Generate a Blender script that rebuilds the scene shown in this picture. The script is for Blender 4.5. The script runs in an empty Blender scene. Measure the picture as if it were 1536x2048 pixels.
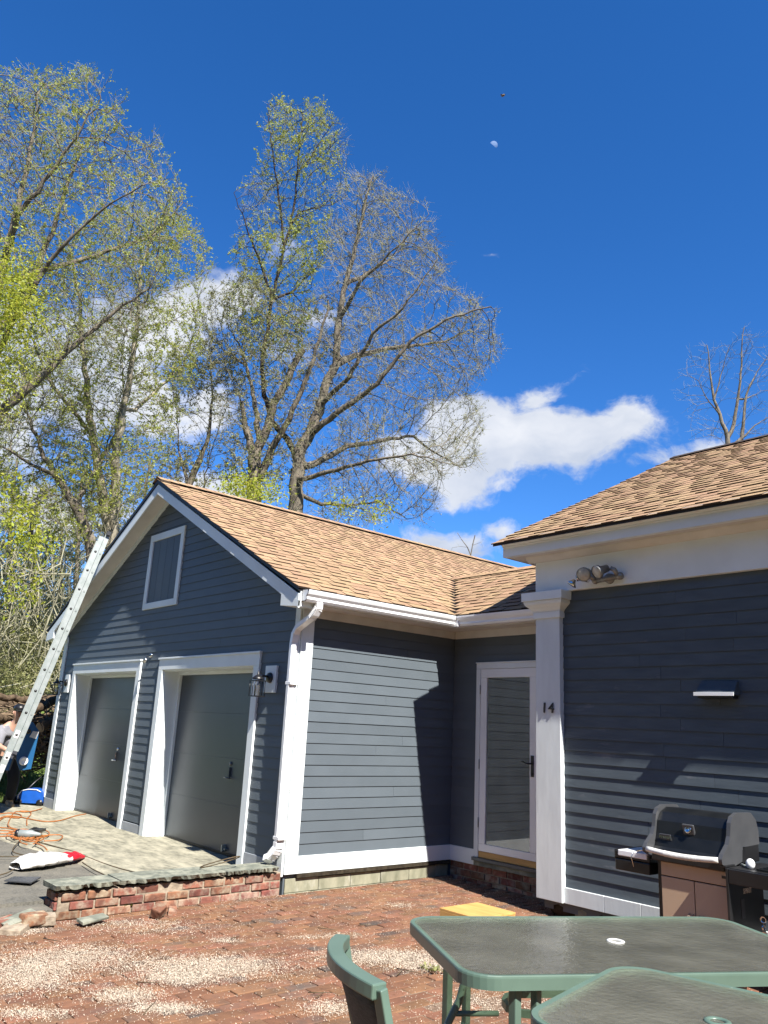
import bpy, bmesh, math, random
import numpy as np
from mathutils import Vector, Matrix
from math import sin, cos, pi, radians, sqrt, atan2
rnd = random.Random(11)
sc = bpy.context.scene
COL = sc.collection

# ------------------------------------------------------------------ camera
F, PITCH, ROLL, YAW = 1585.709, 0.265365, 0.050263, 0.868026
CAM = Vector((6.6417, -4.6115, 1.8841))
_fw = Vector((-sin(YAW)*cos(PITCH), cos(YAW)*cos(PITCH), sin(PITCH)))
_r0 = Vector((cos(YAW), sin(YAW), 0.0))
_u0 = _r0.cross(_fw)
RT = cos(ROLL)*_r0 + sin(ROLL)*_u0
UP = -sin(ROLL)*_r0 + cos(ROLL)*_u0
cam_d = bpy.data.cameras.new('camera')
cam = bpy.data.objects.new('camera', cam_d); COL.objects.link(cam); sc.camera = cam
cam_d.sensor_fit = 'HORIZONTAL'; cam_d.sensor_width = 36.0; cam_d.lens = F/1536*36.0
cam_d.clip_start = 0.05; cam_d.clip_end = 5000
m = Matrix((RT, UP, -_fw)).transposed().to_4x4(); m.translation = CAM
cam.matrix_world = m

def ray(u, v):
    return _fw + (u-768)/F*RT - (v-1024)/F*UP
def onp(u, v, ax, val):            # point on a plane x/y/z = val seen at a pixel (measuring aid)
    d = ray(u, v); t = (val-CAM[ax])/d[ax]; return CAM + d*t
HF = Vector((-sin(YAW), cos(YAW), 0)); HR = Vector((cos(YAW), sin(YAW), 0))
def at(u, v, d):                   # point in the vertical plane d metres ahead of the camera
    r = ray(u, v); return CAM + r*(d/r.dot(HF))

# ------------------------------------------------------------------ light
SUN = Vector((-1.400, 0.273, -1.610)).normalized()
sd = bpy.data.lights.new('sun', 'SUN'); sd.energy = 5.0; sd.angle = radians(0.53); sd.color = (1.0, 0.955, 0.88)
so = bpy.data.objects.new('sun', sd); COL.objects.link(so)
so.rotation_euler = SUN.to_track_quat('-Z', 'Y').to_euler(); so.location = (20, -8, 25)
ELEV = math.asin(-SUN.z); AZ = atan2(-SUN.x, -SUN.y)
sc.view_settings.view_transform = 'Standard'; sc.view_settings.look = 'None'
sc.view_settings.gamma = 1.0; sc.view_settings.exposure = 1.32
try: sc.view_settings.use_curve_mapping = False
except Exception: pass

w = bpy.data.worlds.new('World'); sc.world = w; w.use_nodes = True
nt = w.node_tree; N = nt.nodes; Lk = nt.links
for n in list(N): N.remove(n)
wo = N.new('ShaderNodeOutputWorld'); bg = N.new('ShaderNodeBackground')
sky = N.new('ShaderNodeTexSky'); sky.sky_type = 'NISHITA'; sky.sun_disc = False
sky.sun_elevation = ELEV; sky.sun_rotation = AZ; sky.altitude = 300
sky.air_density = 0.9; sky.dust_density = 0.0; sky.ozone_density = 4.0
SKY_STR = 0.072; bg.inputs['Strength'].default_value = SKY_STR
hs = N.new('ShaderNodeHueSaturation'); hs.inputs['Saturation'].default_value = 1.19; hs.inputs['Value'].default_value = 1.0
tint = N.new('ShaderNodeMix'); tint.data_type = 'RGBA'; tint.blend_type = 'MULTIPLY'; tint.inputs[0].default_value = 1.0; tint.inputs[7].default_value = (.90, .97, 1.17, 1)
Lk.new(sky.outputs[0], tint.inputs[6]); Lk.new(tint.outputs[2], hs.inputs['Color'])
tc = N.new('ShaderNodeTexCoord')
def vm(op, a, b=None):
    n = N.new('ShaderNodeVectorMath'); n.operation = op
    for i, x in enumerate((a, b)):
        if x is None: continue
        if isinstance(x, (tuple, Vector)): n.inputs[i].default_value = tuple(x)
        else: Lk.new(x, n.inputs[i])
    return n
def mt(op, a, b=None, c=None, clamp=False):
    n = N.new('ShaderNodeMath'); n.operation = op; n.use_clamp = clamp
    for i, x in enumerate((a, b, c)):
        if x is None: continue
        if isinstance(x, (int, float)): n.inputs[i].default_value = x
        else: Lk.new(x, n.inputs[i])
    return n.outputs[0]
DIR = vm('NORMALIZE', tc.outputs['Generated']).outputs[0]
warp = N.new('ShaderNodeTexNoise'); warp.inputs['Scale'].default_value = 9; warp.inputs['Detail'].default_value = 5
Lk.new(DIR, warp.inputs['Vector'])
wv = vm('SUBTRACT', warp.outputs['Color'], (.5, .5, .5)); wv2 = vm('SCALE', wv.outputs[0]); wv2.inputs['Scale'].default_value = 0.07
DW = vm('ADD', DIR, wv2.outputs[0]).outputs[0]
clouds = [  # pixel centre, half sizes in pixels, tilt (deg), weight
    (1030, 880, 255, 92, 3, 1.15), (900, 935, 150, 72, -10, 1.15), (1170, 872, 130, 70, 8, 1.1), (950, 860, 130, 70, 0, 1.2),
    (900, 1085, 105, 42, -8, .9), (1000, 1060, 45, 22, 0, .5), (1365, 905, 90, 20, 12, .30), (1215, 830, 60, 40, 0, .7), (1090, 785, 60, 34, 20, .45),
    (970, 505, 14, 6, 0, .22), (400, 612, 130, 62, 22, 1.0), (250, 668, 190, 78, 16, 1.0), (60, 740, 180, 110, 0, .9), (240, 800, 220, 80, 5, .75),
    (-120, 820, 240, 160, 0, 1.0), (400, 800, 90, 70, 0, .7), (610, 480, 50, 30, 30, .22), (640, 640, 70, 30, 0, .25), (600, 700, 60, 26, 10, .2), (-500, 900, 260, 120, 0, 1.0), (430, 1000, 120, 50, 0, .5), (60, 1020, 200, 60, 0, .6)]
mask = None
for (u, v, a, b, tilt, wt) in clouds:
    c = ray(u, v).normalized(); right = c.cross(Vector((0, 0, 1))).normalized(); up = right.cross(c)
    t = radians(tilt); A = cos(t)*right + sin(t)*up; B = -sin(t)*right + cos(t)*up
    d = vm('SUBTRACT', DW, c).outputs[0]
    x = vm('DOT_PRODUCT', d, A*(F/a)).outputs['Value']; y = vm('DOT_PRODUCT', d, B*(F/b)).outputs['Value']
    z = vm('DOT_PRODUCT', d, c*2.2).outputs['Value']
    e = mt('SQRT', mt('ADD', mt('ADD', mt('MULTIPLY', x, x), mt('MULTIPLY', y, y)), mt('MULTIPLY', z, z)))
    val = mt('MULTIPLY', mt('SUBTRACT', 1.0, e), wt)
    mask = val if mask is None else mt('MAXIMUM', mask, val)
n1 = N.new('ShaderNodeTexNoise'); n1.inputs['Scale'].default_value = 16; n1.inputs['Detail'].default_value = 9; n1.inputs['Roughness'].default_value = .62
mp = N.new('ShaderNodeMapping'); mp.inputs['Scale'].default_value = (1, 1, 1.7); Lk.new(DW, mp.inputs['Vector']); Lk.new(mp.outputs[0], n1.inputs['Vector'])
n2 = N.new('ShaderNodeTexNoise'); n2.inputs['Scale'].default_value = 7; n2.inputs['Detail'].default_value = 5; Lk.new(mp.outputs[0], n2.inputs['Vector'])
dens = mt('ADD', mt('MAXIMUM', mask, -1.0), mt('MULTIPLY', mt('SUBTRACT', n1.outputs['Fac'], .5), 1.35))
mr = N.new('ShaderNodeMapRange'); mr.interpolation_type = 'SMOOTHSTEP'; mr.inputs['From Min'].default_value = -0.02; mr.inputs['From Max'].default_value = .42
Lk.new(dens, mr.inputs['Value'])
cr = N.new('ShaderNodeValToRGB'); e = cr.color_ramp.elements
K = 0.40/SKY_STR
e[0].position = .32; e[0].color = (.56*K, .63*K, .76*K, 1); e[1].position = .60; e[1].color = (.93*K, .95*K, .99*K, 1)
Lk.new(n2.outputs['Fac'], cr.inputs['Fac'])
mx = N.new('ShaderNodeMix'); mx.data_type = 'RGBA'
Lk.new(mt('MULTIPLY', mr.outputs[0], .93), mx.inputs[0]); Lk.new(hs.outputs[0], mx.inputs[6]); Lk.new(cr.outputs[0], mx.inputs[7])
Lk.new(mx.outputs[2], bg.inputs['Color']); Lk.new(bg.outputs[0], wo.inputs['Surface'])

# ------------------------------------------------------------------ materials
def mat(name, c1, c2=None, rough=.6, scale=8., detail=5., bump=0., bscale=40., metal=0., spec=.5, vary=0., stretch=None, c3=None, s3=2.5, t3=(.5, .62), trans=0., coat=0., hv=0.):
    """procedural surface: two colours by noise, a third in patches, per-piece variation, fine bump"""
    m = bpy.data.materials.new(name); m.use_nodes = True; t = m.node_tree; n = t.nodes; l = t.links
    b = n['Principled BSDF']; out = n['Material Output']
    b.inputs['Roughness'].default_value = rough; b.inputs['Metallic'].default_value = metal
    b.inputs['Specular IOR Level'].default_value = spec; b.inputs['Coat Weight'].default_value = coat
    tc = n.new('ShaderNodeTexCoord'); src = tc.outputs['Object']
    if vary or True:
        oi = n.new('ShaderNodeObjectInfo'); ge = n.new('ShaderNodeNewGeometry')
        ad = n.new('ShaderNodeMath'); ad.operation = 'ADD'; l.new(oi.outputs['Random'], ad.inputs[0]); l.new(ge.outputs['Random Per Island'], ad.inputs[1])
        fr = n.new('ShaderNodeMath'); fr.operation = 'FRACT'; l.new(ad.outputs[0], fr.inputs[0]); R = fr.outputs[0]
        if vary:
            vs = n.new('ShaderNodeVectorMath'); vs.operation = 'ADD'; l.new(src, vs.inputs[0])
            sc_ = n.new('ShaderNodeMath'); sc_.operation = 'MULTIPLY'; sc_.inputs[1].default_value = 37.; l.new(R, sc_.inputs[0]); l.new(sc_.outputs[0], vs.inputs[1]); src = vs.outputs[0]
    if stretch:
        mp = n.new('ShaderNodeMapping'); mp.inputs['Scale'].default_value = stretch; l.new(src, mp.inputs['Vector']); src = mp.outputs[0]
    c2 = c2 or tuple(x*.85 for x in c1)
    no = n.new('ShaderNodeTexNoise'); no.inputs['Scale'].default_value = scale; no.inputs['Detail'].default_value = detail; l.new(src, no.inputs['Vector'])
    r = n.new('ShaderNodeValToRGB'); r.color_ramp.elements[0].position = .35; r.color_ramp.elements[1].position = .65
    r.color_ramp.elements[0].color = (*c2, 1); r.color_ramp.elements[1].color = (*c1, 1); l.new(no.outputs['Fac'], r.inputs['Fac']); col = r.outputs[0]
    if c3:
        n3 = n.new('ShaderNodeTexNoise'); n3.inputs['Scale'].default_value = s3; n3.inputs['Detail'].default_value = 6; n3.inputs['Roughness'].default_value = .65; l.new(src, n3.inputs['Vector'])
        r3 = n.new('ShaderNodeMapRange'); r3.inputs['From Min'].default_value = t3[0]; r3.inputs['From Max'].default_value = t3[1]; l.new(n3.outputs['Fac'], r3.inputs['Value'])
        m3 = n.new('ShaderNodeMix'); m3.data_type = 'RGBA'; l.new(r3.outputs[0], m3.inputs[0]); l.new(col, m3.inputs[6]); m3.inputs[7].default_value = (*c3, 1); col = m3.outputs[2]
    if vary or hv:
        h = n.new('ShaderNodeHueSaturation'); l.new(col, h.inputs['Color'])
        vv = n.new('ShaderNodeMapRange'); vv.inputs['To Min'].default_value = 1-vary; vv.inputs['To Max'].default_value = 1+vary; l.new(R, vv.inputs['Value']); l.new(vv.outputs[0], h.inputs['Value'])
        if hv:
            f2 = n.new('ShaderNodeMath'); f2.operation = 'MULTIPLY'; f2.inputs[1].default_value = 7.31; l.new(R, f2.inputs[0])
            f3 = n.new('ShaderNodeMath'); f3.operation = 'FRACT'; l.new(f2.outputs[0], f3.inputs[0])
            hh = n.new('ShaderNodeMapRange'); hh.inputs['To Min'].default_value = .5-hv; hh.inputs['To Max'].default_value = .5+hv; l.new(f3.outputs[0], hh.inputs['Value']); l.new(hh.outputs[0], h.inputs['Hue'])
        col = h.outputs[0]
    l.new(col, b.inputs['Base Color'])
    if bump:
        nb = n.new('ShaderNodeTexNoise'); nb.inputs['Scale'].default_value = bscale; nb.inputs['Detail'].default_value = 6; l.new(src, nb.inputs['Vector'])
        bp = n.new('ShaderNodeBump'); bp.inputs['Strength'].default_value = 1.0; bp.inputs['Distance'].default_value = bump; l.new(nb.outputs['Fac'], bp.inputs['Height']); l.new(bp.outputs[0], b.inputs['Normal'])
    if trans:
        tr = n.new('ShaderNodeBsdfTranslucent'); l.new(col, tr.inputs['Color']); ms = n.new('ShaderNodeMixShader'); ms.inputs[0].default_value = trans
        l.new(b.outputs[0], ms.inputs[1]); l.new(tr.outputs[0], ms.inputs[2]); l.new(ms.outputs[0], out.inputs['Surface'])
    return m
M = {}
M['siding'] = mat('slate_siding_paint', (.096, .115, .132), (.088, .106, .122), rough=.5, scale=3, bump=.0006, bscale=120, vary=.06, spec=.22, stretch=(1, 1, 1))
M['old_siding'] = mat('weathered_slate_paint', (.078, .097, .114), (.064, .080, .096), rough=.55, scale=14, bump=.0008, bscale=45, vary=.05, spec=.2, stretch=(.25, 1, 1), c3=(.135, .145, .16), s3=9, t3=(.62, .72))
M['butt'] = mat('painted_shade_edge', (.022, .026, .030), (.014, .017, .020), rough=.8, scale=20)  # near-black board underside, paints in the shade line below each clapboard
M['white'] = mat('white_trim_paint', (.70, .745, .75), (.63, .67, .675), rough=.45, scale=2.5, bump=.0004, bscale=90, spec=.4)
M['oldwhite'] = mat('chalky_white_paint', (.61, .65, .66), (.55, .585, .595), rough=.6, scale=9, bump=.0012, bscale=30, spec=.3, stretch=(1, 1, .22), c3=(.44, .43, .40), s3=14, t3=(.68, .76))
M['metalwhite'] = mat('white_enamel_metal', (.78, .79, .80), (.70, .71, .72), rough=.28, scale=2, spec=.6)
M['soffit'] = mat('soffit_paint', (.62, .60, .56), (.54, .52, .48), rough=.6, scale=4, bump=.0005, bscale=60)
M['greybase'] = mat('grey_primed_board', (.34, .36, .38), (.28, .30, .32), rough=.6, scale=6, bump=.0006)
M['door'] = mat('slate_door_paint', (.054, .066, .080), (.047, .059, .072), rough=.34, scale=2.2, bump=.0006, bscale=7, spec=.5, c3=(.078, .085, .09), s3=5, t3=(.66, .8))
M['shingle'] = mat('tan_asphalt_shingle', (.345, .228, .136), (.25, .160, .093), rough=.9, scale=22, detail=7, bump=.0022, bscale=160, vary=.13, spec=.15, hv=.010, c3=(.42, .285, .17), s3=70, t3=(.5, .7))
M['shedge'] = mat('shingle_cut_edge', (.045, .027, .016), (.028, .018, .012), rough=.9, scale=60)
M['drip'] = mat('black_brown_drip_edge', (.012, .010, .010), (.008, .007, .007), rough=.55)
M['block'] = mat('mossy_concrete_block', (.27, .26, .19), (.17, .17, .12), rough=.95, scale=9, bump=.005, bscale=50, vary=.10, spec=.1, c3=(.35, .34, .28), s3=7, t3=(.55, .7), stretch=(1, 1, .4))
M['mortar'] = mat('old_mortar', (.34, .28, .21), (.20, .16, .12), rough=.95, scale=18, bump=.006, bscale=40, spec=.1)
M['brick'] = mat('weathered_wall_brick', (.225, .095, .062), (.125, .058, .042), rough=.9, scale=16, bump=.006, bscale=35, vary=.30, spec=.15, hv=.018, c3=(.29, .23, .17), s3=9, t3=(.47, .66))
M['paver'] = mat('patio_brick', (.198, .100, .058), (.150, .078, .048), rough=.92, scale=11, detail=8, bump=.0025, bscale=60, vary=.17, spec=.12, hv=.009, c3=(.085, .070, .060), s3=1.1, t3=(.53, .68))
M['sand'] = mat('sandy_joint', (.22, .15, .105), (.13, .088, .062), rough=.95, scale=30, bump=.006, bscale=70, spec=.1, c3=(.22, .17, .12), s3=4, t3=(.5, .65))
M['concrete'] = mat('weathered_concrete', (.275, .258, .195), (.150, .144, .110), rough=.95, scale=9, detail=12, bump=.009, bscale=22, spec=.12, c3=(.35, .325, .245), s3=3.2, t3=(.45, .66), stretch=(1, 2.2, 1))
M['asphalt'] = mat('pale_gritty_asphalt', (.150, .142, .120), (.092, .088, .076), rough=.95, scale=60, detail=8, bump=.006, bscale=90, spec=.12, c3=(.18, .165, .135), s3=3, t3=(.45, .7))
M['bluestone'] = mat('lichen_bluestone', (.20, .205, .165), (.125, .135, .11), rough=.9, scale=12, bump=.006, bscale=30, spec=.15, c3=(.28, .28, .22), s3=6, t3=(.5, .68))
M['darkstone'] = mat('dark_rough_stone', (.055, .045, .03), (.025, .02, .015), rough=.95, scale=20, bump=.01, bscale=20, spec=.1)
M['black'] = mat('black_metal', (.012, .012, .013), (.008, .008, .009), rough=.38)
M['blackgloss'] = mat('black_enamel', (.010, .011, .012), (.006, .007, .008), rough=.34, spec=.45)
M['plastic_grey'] = mat('grey_resin', (.055, .057, .062), (.045, .047, .052), rough=.42)
M['handle'] = mat('light_grey_handle', (.62, .62, .60), (.5, .5, .48), rough=.45)
M['tanpanel'] = mat('taupe_grill_panel', (.47, .335, .225), (.43, .305, .205), rough=.42, scale=3, spec=.5)
M['alu'] = mat('aluminium', (.29, .315, .31), (.23, .26, .25), rough=.45, metal=.35, scale=12, spec=.5)
M['chrome'] = mat('chrome', (.7, .7, .7), (.6, .6, .6), rough=.12, metal=1.)
M['green'] = mat('green_enamel_frame', (.100, .155, .122), (.084, .132, .104), rough=.38, scale=5, spec=.5, c3=(.22, .27, .22), s3=40, t3=(.70, .76))
M['mesh'] = mat('grey_green_sling', (.060, .068, .062), (.030, .036, .034), rough=.8, scale=30, stretch=(1, 1, 8), bump=.002, bscale=120)
M['blue'] = mat('blue_plastic', (.012, .090, .22), (.010, .075, .19), rough=.42)
M['bluebright'] = mat('bright_blue_plastic', (.010, .085, .40), (.008, .07, .33), rough=.35)
M['label'] = mat('worn_label', (.62, .60, .58), (.45, .44, .44), rough=.6, scale=60)
M['wood'] = mat('raw_yellow_pine', (.56, .34, .11), (.44, .25, .075), rough=.6, scale=3, detail=6, stretch=(1, 9, 9), bump=.0008, bscale=30)
M['numeral'] = mat('dull_dark_numeral', (.05, .05, .055), (.03, .03, .033), rough=.4, metal=.5)
M['cord'] = mat('orange_hose', (.36, .12, .025), (.26, .09, .02), rough=.5)
M['rope'] = mat('dark_cord', (.10, .065, .03), (.05, .04, .02), rough=.7)
M['bag'] = mat('white_plastic_bag', (.66, .64, .61), (.55, .53, .5), rough=.35, bump=.012, bscale=14)
M['bagred'] = mat('red_plastic_bag', (.48, .015, .03), (.36, .01, .02), rough=.35, bump=.012, bscale=14)
M['bark'] = mat('grey_brown_bark', (.20, .17, .13), (.085, .07, .055), rough=.95, scale=9, bump=.02, bscale=22, spec=.1, stretch=(1, 1, .3))
M['bark_dark'] = mat('dark_bark', (.060, .046, .037), (.028, .022, .018), rough=.95, scale=9, bump=.02, bscale=22, spec=.1, stretch=(1, 1, .3))
M['bark_pale'] = mat('pale_bark', (.30, .265, .20), (.17, .15, .11), rough=.95, scale=9, bump=.015, bscale=22, spec=.1, stretch=(1, 1, .3))
M['twig'] = mat('fine_twigs', (.30, .285, .19), (.20, .185, .12), rough=.9, scale=3)
M['leaf'] = mat('spring_leaf', (.37, .39, .06), (.25, .29, .045), rough=.6, scale=2, vary=.28, trans=.45, hv=.02)
M['leaf_y'] = mat('bright_spring_leaf', (.42, .43, .04), (.30, .34, .035), rough=.6, scale=2, vary=.25, trans=.5, hv=.02)
M['leaf_g'] = mat('dull_budding_leaf', (.26, .26, .095), (.18, .18, .07), rough=.6, scale=2, vary=.28, trans=.35, hv=.02)
M['grass'] = mat('lawn_grass', (.12, .17, .03), (.07, .11, .02), rough=.8, scale=3, vary=.3, trans=.3)
M['earth'] = mat('woodland_earth', (.15, .11, .06), (.08, .065, .035), rough=.95, scale=3, detail=9, bump=.05, bscale=6, spec=.1, c3=(.11, .14, .03), s3=.8, t3=(.45, .6))
M['logbark'] = mat('cut_log_bark', (.12, .085, .055), (.05, .035, .024), rough=.95, scale=14, bump=.02, bscale=20, spec=.1)
M['stick'] = mat('dry_sticks', (.27, .19, .115), (.10, .07, .045), rough=.9, scale=5, vary=.35)
M['chips'] = mat('pale_wood_chips', (.50, .43, .34), (.38, .31, .24), rough=.9, scale=5, vary=.3)
M['skin'] = mat('skin', (.45, .26, .18), (.40, .23, .16), rough=.5)
M['cloth'] = mat('grey_shirt', (.22, .22, .24), (.15, .15, .17), rough=.9)
M['trouser'] = mat('black_trousers', (.006, .006, .008), (.004, .004, .006), rough=.85)
M['boot'] = mat('tan_leather_boot', (.40, .28, .15), (.28, .19, .10), rough=.7)
M['lens'] = mat('lamp_lens', (.42, .40, .34), (.30, .29, .25), rough=.12, spec=.7, scale=25)
M['oldmetal'] = mat('dull_lamp_metal', (.27, .27, .26), (.18, .18, .17), rough=.4, metal=.4)
M['moonmat'] = mat('moon_surface', (.50, .56, .64), (.34, .38, .46), rough=1., scale=.12)
M['innerdoor'] = mat('grey_inner_door', (.66, .74, .74), (.62, .70, .70), rough=.7)

def glass(name, tint, rough, mixc, fac, bump=0, bs=30, ior=1.62):
    m = bpy.data.materials.new(name); m.use_nodes = True; t = m.node_tree; n = t.nodes; l = t.links
    n.remove(n['Principled BSDF']); out = n['Material Output']
    tr = n.new('ShaderNodeBsdfTransparent'); tr.inputs[0].default_value = (*tint, 1)
    df = n.new('ShaderNodeBsdfPrincipled'); df.inputs['Base Color'].default_value = (*mixc, 1); df.inputs['Roughness'].default_value = rough; df.inputs['Specular IOR Level'].default_value = .6
    gl = n.new('ShaderNodeBsdfGlossy'); gl.inputs['Roughness'].default_value = rough; fr = n.new('ShaderNodeFresnel'); fr.inputs['IOR'].default_value = ior
    tcn = n.new('ShaderNodeTexCoord'); no = n.new('ShaderNodeTexNoise'); no.inputs['Scale'].default_value = 5; no.inputs['Detail'].default_value = 8; l.new(tcn.outputs['Object'], no.inputs['Vector'])
    mr = n.new('ShaderNodeMapRange'); mr.inputs['From Min'].default_value = .3; mr.inputs['From Max'].default_value = .75; mr.inputs['To Min'].default_value = fac*.75; mr.inputs['To Max'].default_value = fac*1.35; l.new(no.outputs['Fac'], mr.inputs['Value'])
    m1 = n.new('ShaderNodeMixShader'); l.new(mr.outputs[0], m1.inputs[0]); l.new(tr.outputs[0], m1.inputs[1]); l.new(df.outputs[0], m1.inputs[2])
    m2 = n.new('ShaderNodeMixShader'); l.new(fr.outputs[0], m2.inputs[0]); l.new(m1.outputs[0], m2.inputs[1]); l.new(gl.outputs[0], m2.inputs[2]); l.new(m2.outputs[0], out.inputs['Surface'])
    if bump:
        nb = n.new('ShaderNodeTexNoise'); nb.inputs['Scale'].default_value = bs; nb.inputs['Detail'].default_value = 3; l.new(tcn.outputs['Object'], nb.inputs['Vector'])
        bp = n.new('ShaderNodeBump'); bp.inputs['Distance'].default_value = bump; l.new(nb.outputs['Fac'], bp.inputs['Height'])
        for x in (df, gl, fr): l.new(bp.outputs[0], x.inputs['Normal'])
    return m
M['pane'] = glass('storm_door_glass', (.80, .86, .85), .01, (.42, .48, .48), .20, ior=1.8)
M['tableglass'] = glass('pebbled_table_glass', (.90, .92, .84), .12, (.58, .57, .46), .21, bump=.0022, bs=42, ior=1.38)
M['lampglass'] = glass('lantern_glass', (.9, .9, .9), .03, (.5, .5, .5), .08)

# ------------------------------------------------------------------ mesh helpers
WI = {}                                       # inverse world matrices of parents
def link(o, parent=None):
    COL.objects.link(o)
    if parent is not None:
        o.parent = parent; o.matrix_parent_inverse = WI.get(parent.name, Matrix.Identity(4))
    return o
def thing(name, label, cat, loc=(0, 0, 0), group=None):
    o = bpy.data.objects.new(name, None); o.empty_display_size = .2; o.location = loc; COL.objects.link(o)
    WI[o.name] = Matrix.Translation(-Vector(loc)); tag(o, label, cat, group); return o
def tag(o, label=None, cat=None, group=None, kind=None):
    if label: o['label'] = label
    if cat: o['category'] = cat
    if group: o['group'] = group
    if kind: o['kind'] = kind
    return o
class MB:
    def __init__(s): s.v = []; s.f = []; s.mi = []; s.sm = []
    def add(s, vs, fs, mi=0, sm=False):
        b = len(s.v); s.v += [tuple(x) for x in vs]
        for f in fs: s.f.append([b+i for i in f]); s.mi.append(mi); s.sm.append(sm)
        return s
    def box(s, x0, x1, y0, y1, z0, z1, mi=0):
        return s.hexa([(x0, y0, z0), (x1, y0, z0), (x1, y1, z0), (x0, y1, z0), (x0, y0, z1), (x1, y0, z1), (x1, y1, z1), (x0, y1, z1)], mi)
    def hexa(s, p, mi=0):
        return s.add(p, [(0, 3, 2, 1), (4, 5, 6, 7), (0, 1, 5, 4), (1, 2, 6, 5), (2, 3, 7, 6), (3, 0, 4, 7)], mi)
    def obox(s, c, X, Y, Z, mi=0):            # centre and three half-axis vectors
        c, X, Y, Z = map(Vector, (c, X, Y, Z))
        return s.hexa([c-X-Y-Z, c+X-Y-Z, c+X+Y-Z, c-X+Y-Z, c-X-Y+Z, c+X-Y+Z, c+X+Y+Z, c-X+Y+Z], mi)
    def prism(s, poly, off, mi=0, sm=False):  # closed outline (3d points) swept by a vector
        n = len(poly); off = Vector(off); a = [Vector(p) for p in poly]
        s.add(a+[p+off for p in a], [tuple(range(n-1, -1, -1)), tuple(range(n, 2*n))], mi)
        return s.add(a+[p+off for p in a], [(i, (i+1) % n, n+(i+1) % n, n+i) for i in range(n)], mi, sm)
    def tube(s, pts, r, n=8, mi=0, caps=True, flat=None, up=None, sm=True):
        pts = [Vector(p) for p in pts]; k = len(pts); rs = r if isinstance(r, (list, tuple)) else [r]*k
        base = len(s.v); prev = None
        for i, p in enumerate(pts):
            t = (pts[min(i+1, k-1)]-pts[max(i-1, 0)]).normalized()
            if prev is None:
                a = Vector(up) if up else (Vector((0, 0, 1)) if abs(t.z) < .9 else Vector((1, 0, 0)))
            else: a = prev
            a = (a-t*a.dot(t)).normalized(); prev = a; b = t.cross(a)
            for j in range(n):
                if flat: q = [(1, 1), (-1, 1), (-1, -1), (1, -1)][j]; o = a*q[0]*flat[0]+b*q[1]*flat[1]
                else: th = 2*pi*j/n; o = (a*cos(th)+b*sin(th))*rs[i]
                s.v.append(tuple(p+o))
        for i in range(k-1):
            for j in range(n):
                s.f.append([base+i*n+j, base+i*n+(j+1) % n, base+(i+1)*n+(j+1) % n, base+(i+1)*n+j]); s.mi.append(mi); s.sm.append(sm and not flat)
        if caps:
            s.f.append([base+j for j in range(n-1, -1, -1)]); s.f.append([base+(k-1)*n+j for j in range(n)]); s.mi += [mi, mi]; s.sm += [False, False]
        return s
    def lathe(s, c, ax, prof, n=16, mi=0, sm=True):   # prof: (dist along axis, radius)
        ax = Vector(ax).normalized(); c = Vector(c)
        a = (Vector((0, 0, 1)) if abs(ax.z) < .9 else Vector((1, 0, 0))); a = (a-ax*a.dot(ax)).normalized(); b = ax.cross(a); base = len(s.v)
        for (h, r) in prof:
            for j in range(n): th = 2*pi*j/n; s.v.append(tuple(c+ax*h+(a*cos(th)+b*sin(th))*max(r, 1e-4)))
        for i in range(len(prof)-1):
            for j in range(n): s.f.append([base+i*n+j, base+i*n+(j+1) % n, base+(i+1)*n+(j+1) % n, base+(i+1)*n+j]); s.mi.append(mi); s.sm.append(sm)
        return s
    def ball(s, c, rx, ry, rz, n=10, m_=7, mi=0):
        base = len(s.v); c = Vector(c)
        for i in range(m_+1):
            ph = pi*i/m_
            for j in range(n): th = 2*pi*j/n; s.v.append((c.x+rx*sin(ph)*cos(th), c.y+ry*sin(ph)*sin(th), c.z+rz*cos(ph)))
        for i in range(m_):
            for j in range(n): s.f.append([base+i*n+j, base+(i+1)*n+j, base+(i+1)*n+(j+1) % n, base+i*n+(j+1) % n]); s.mi.append(mi); s.sm.append(True)
        return s
    def mesh(s, name, mats):
        me = bpy.data.meshes.new(name); me.from_pydata(s.v, [], s.f)
        for x in (mats if isinstance(mats, (list, tuple)) else [mats]): me.materials.append(x)
        me.polygons.foreach_set('material_index', s.mi); me.polygons.foreach_set('use_smooth', s.sm); me.update(); return me
    def build(s, name, mats, parent=None, bevel=0., seg=2):
        o = bpy.data.objects.new(name, s.mesh(name, mats)); link(o, parent)
        if bevel:
            b = o.modifiers.new('bevel', 'BEVEL'); b.width = bevel; b.segments = seg; b.limit_method = 'ANGLE'; b.angle_limit = radians(40)
        return o
def inst(name, me, mtx, parent):
    o = bpy.data.objects.new(name, me); COL.objects.link(o); o.parent = parent
    o.matrix_parent_inverse = WI.get(parent.name, Matrix.Identity(4)); o.matrix_basis = mtx; return o
def np_mesh(name, V, Fq, mats, mi=None):      # fast mesh from arrays of equal sized faces
    me = bpy.data.meshes.new(name); V = np.asarray(V, dtype=np.float32); Fq = np.asarray(Fq, dtype=np.int32); k = Fq.shape[1]
    me.vertices.add(len(V)); me.vertices.foreach_set('co', V.ravel()); me.loops.add(Fq.size); me.loops.foreach_set('vertex_index', Fq.ravel())
    me.polygons.add(len(Fq)); me.polygons.foreach_set('loop_start', np.arange(0, Fq.size, k, dtype=np.int32))
    try: me.polygons.foreach_set('loop_total', np.full(len(Fq), k, dtype=np.int32))
    except Exception: pass
    for x in (mats if isinstance(mats, (list, tuple)) else [mats]): me.materials.append(x)
    if mi is not None: me.polygons.foreach_set('material_index', np.asarray(mi, dtype=np.int32))
    me.update(calc_edges=True); me.validate(); return me
def struct(o): o['kind'] = 'structure'; return o

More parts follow.
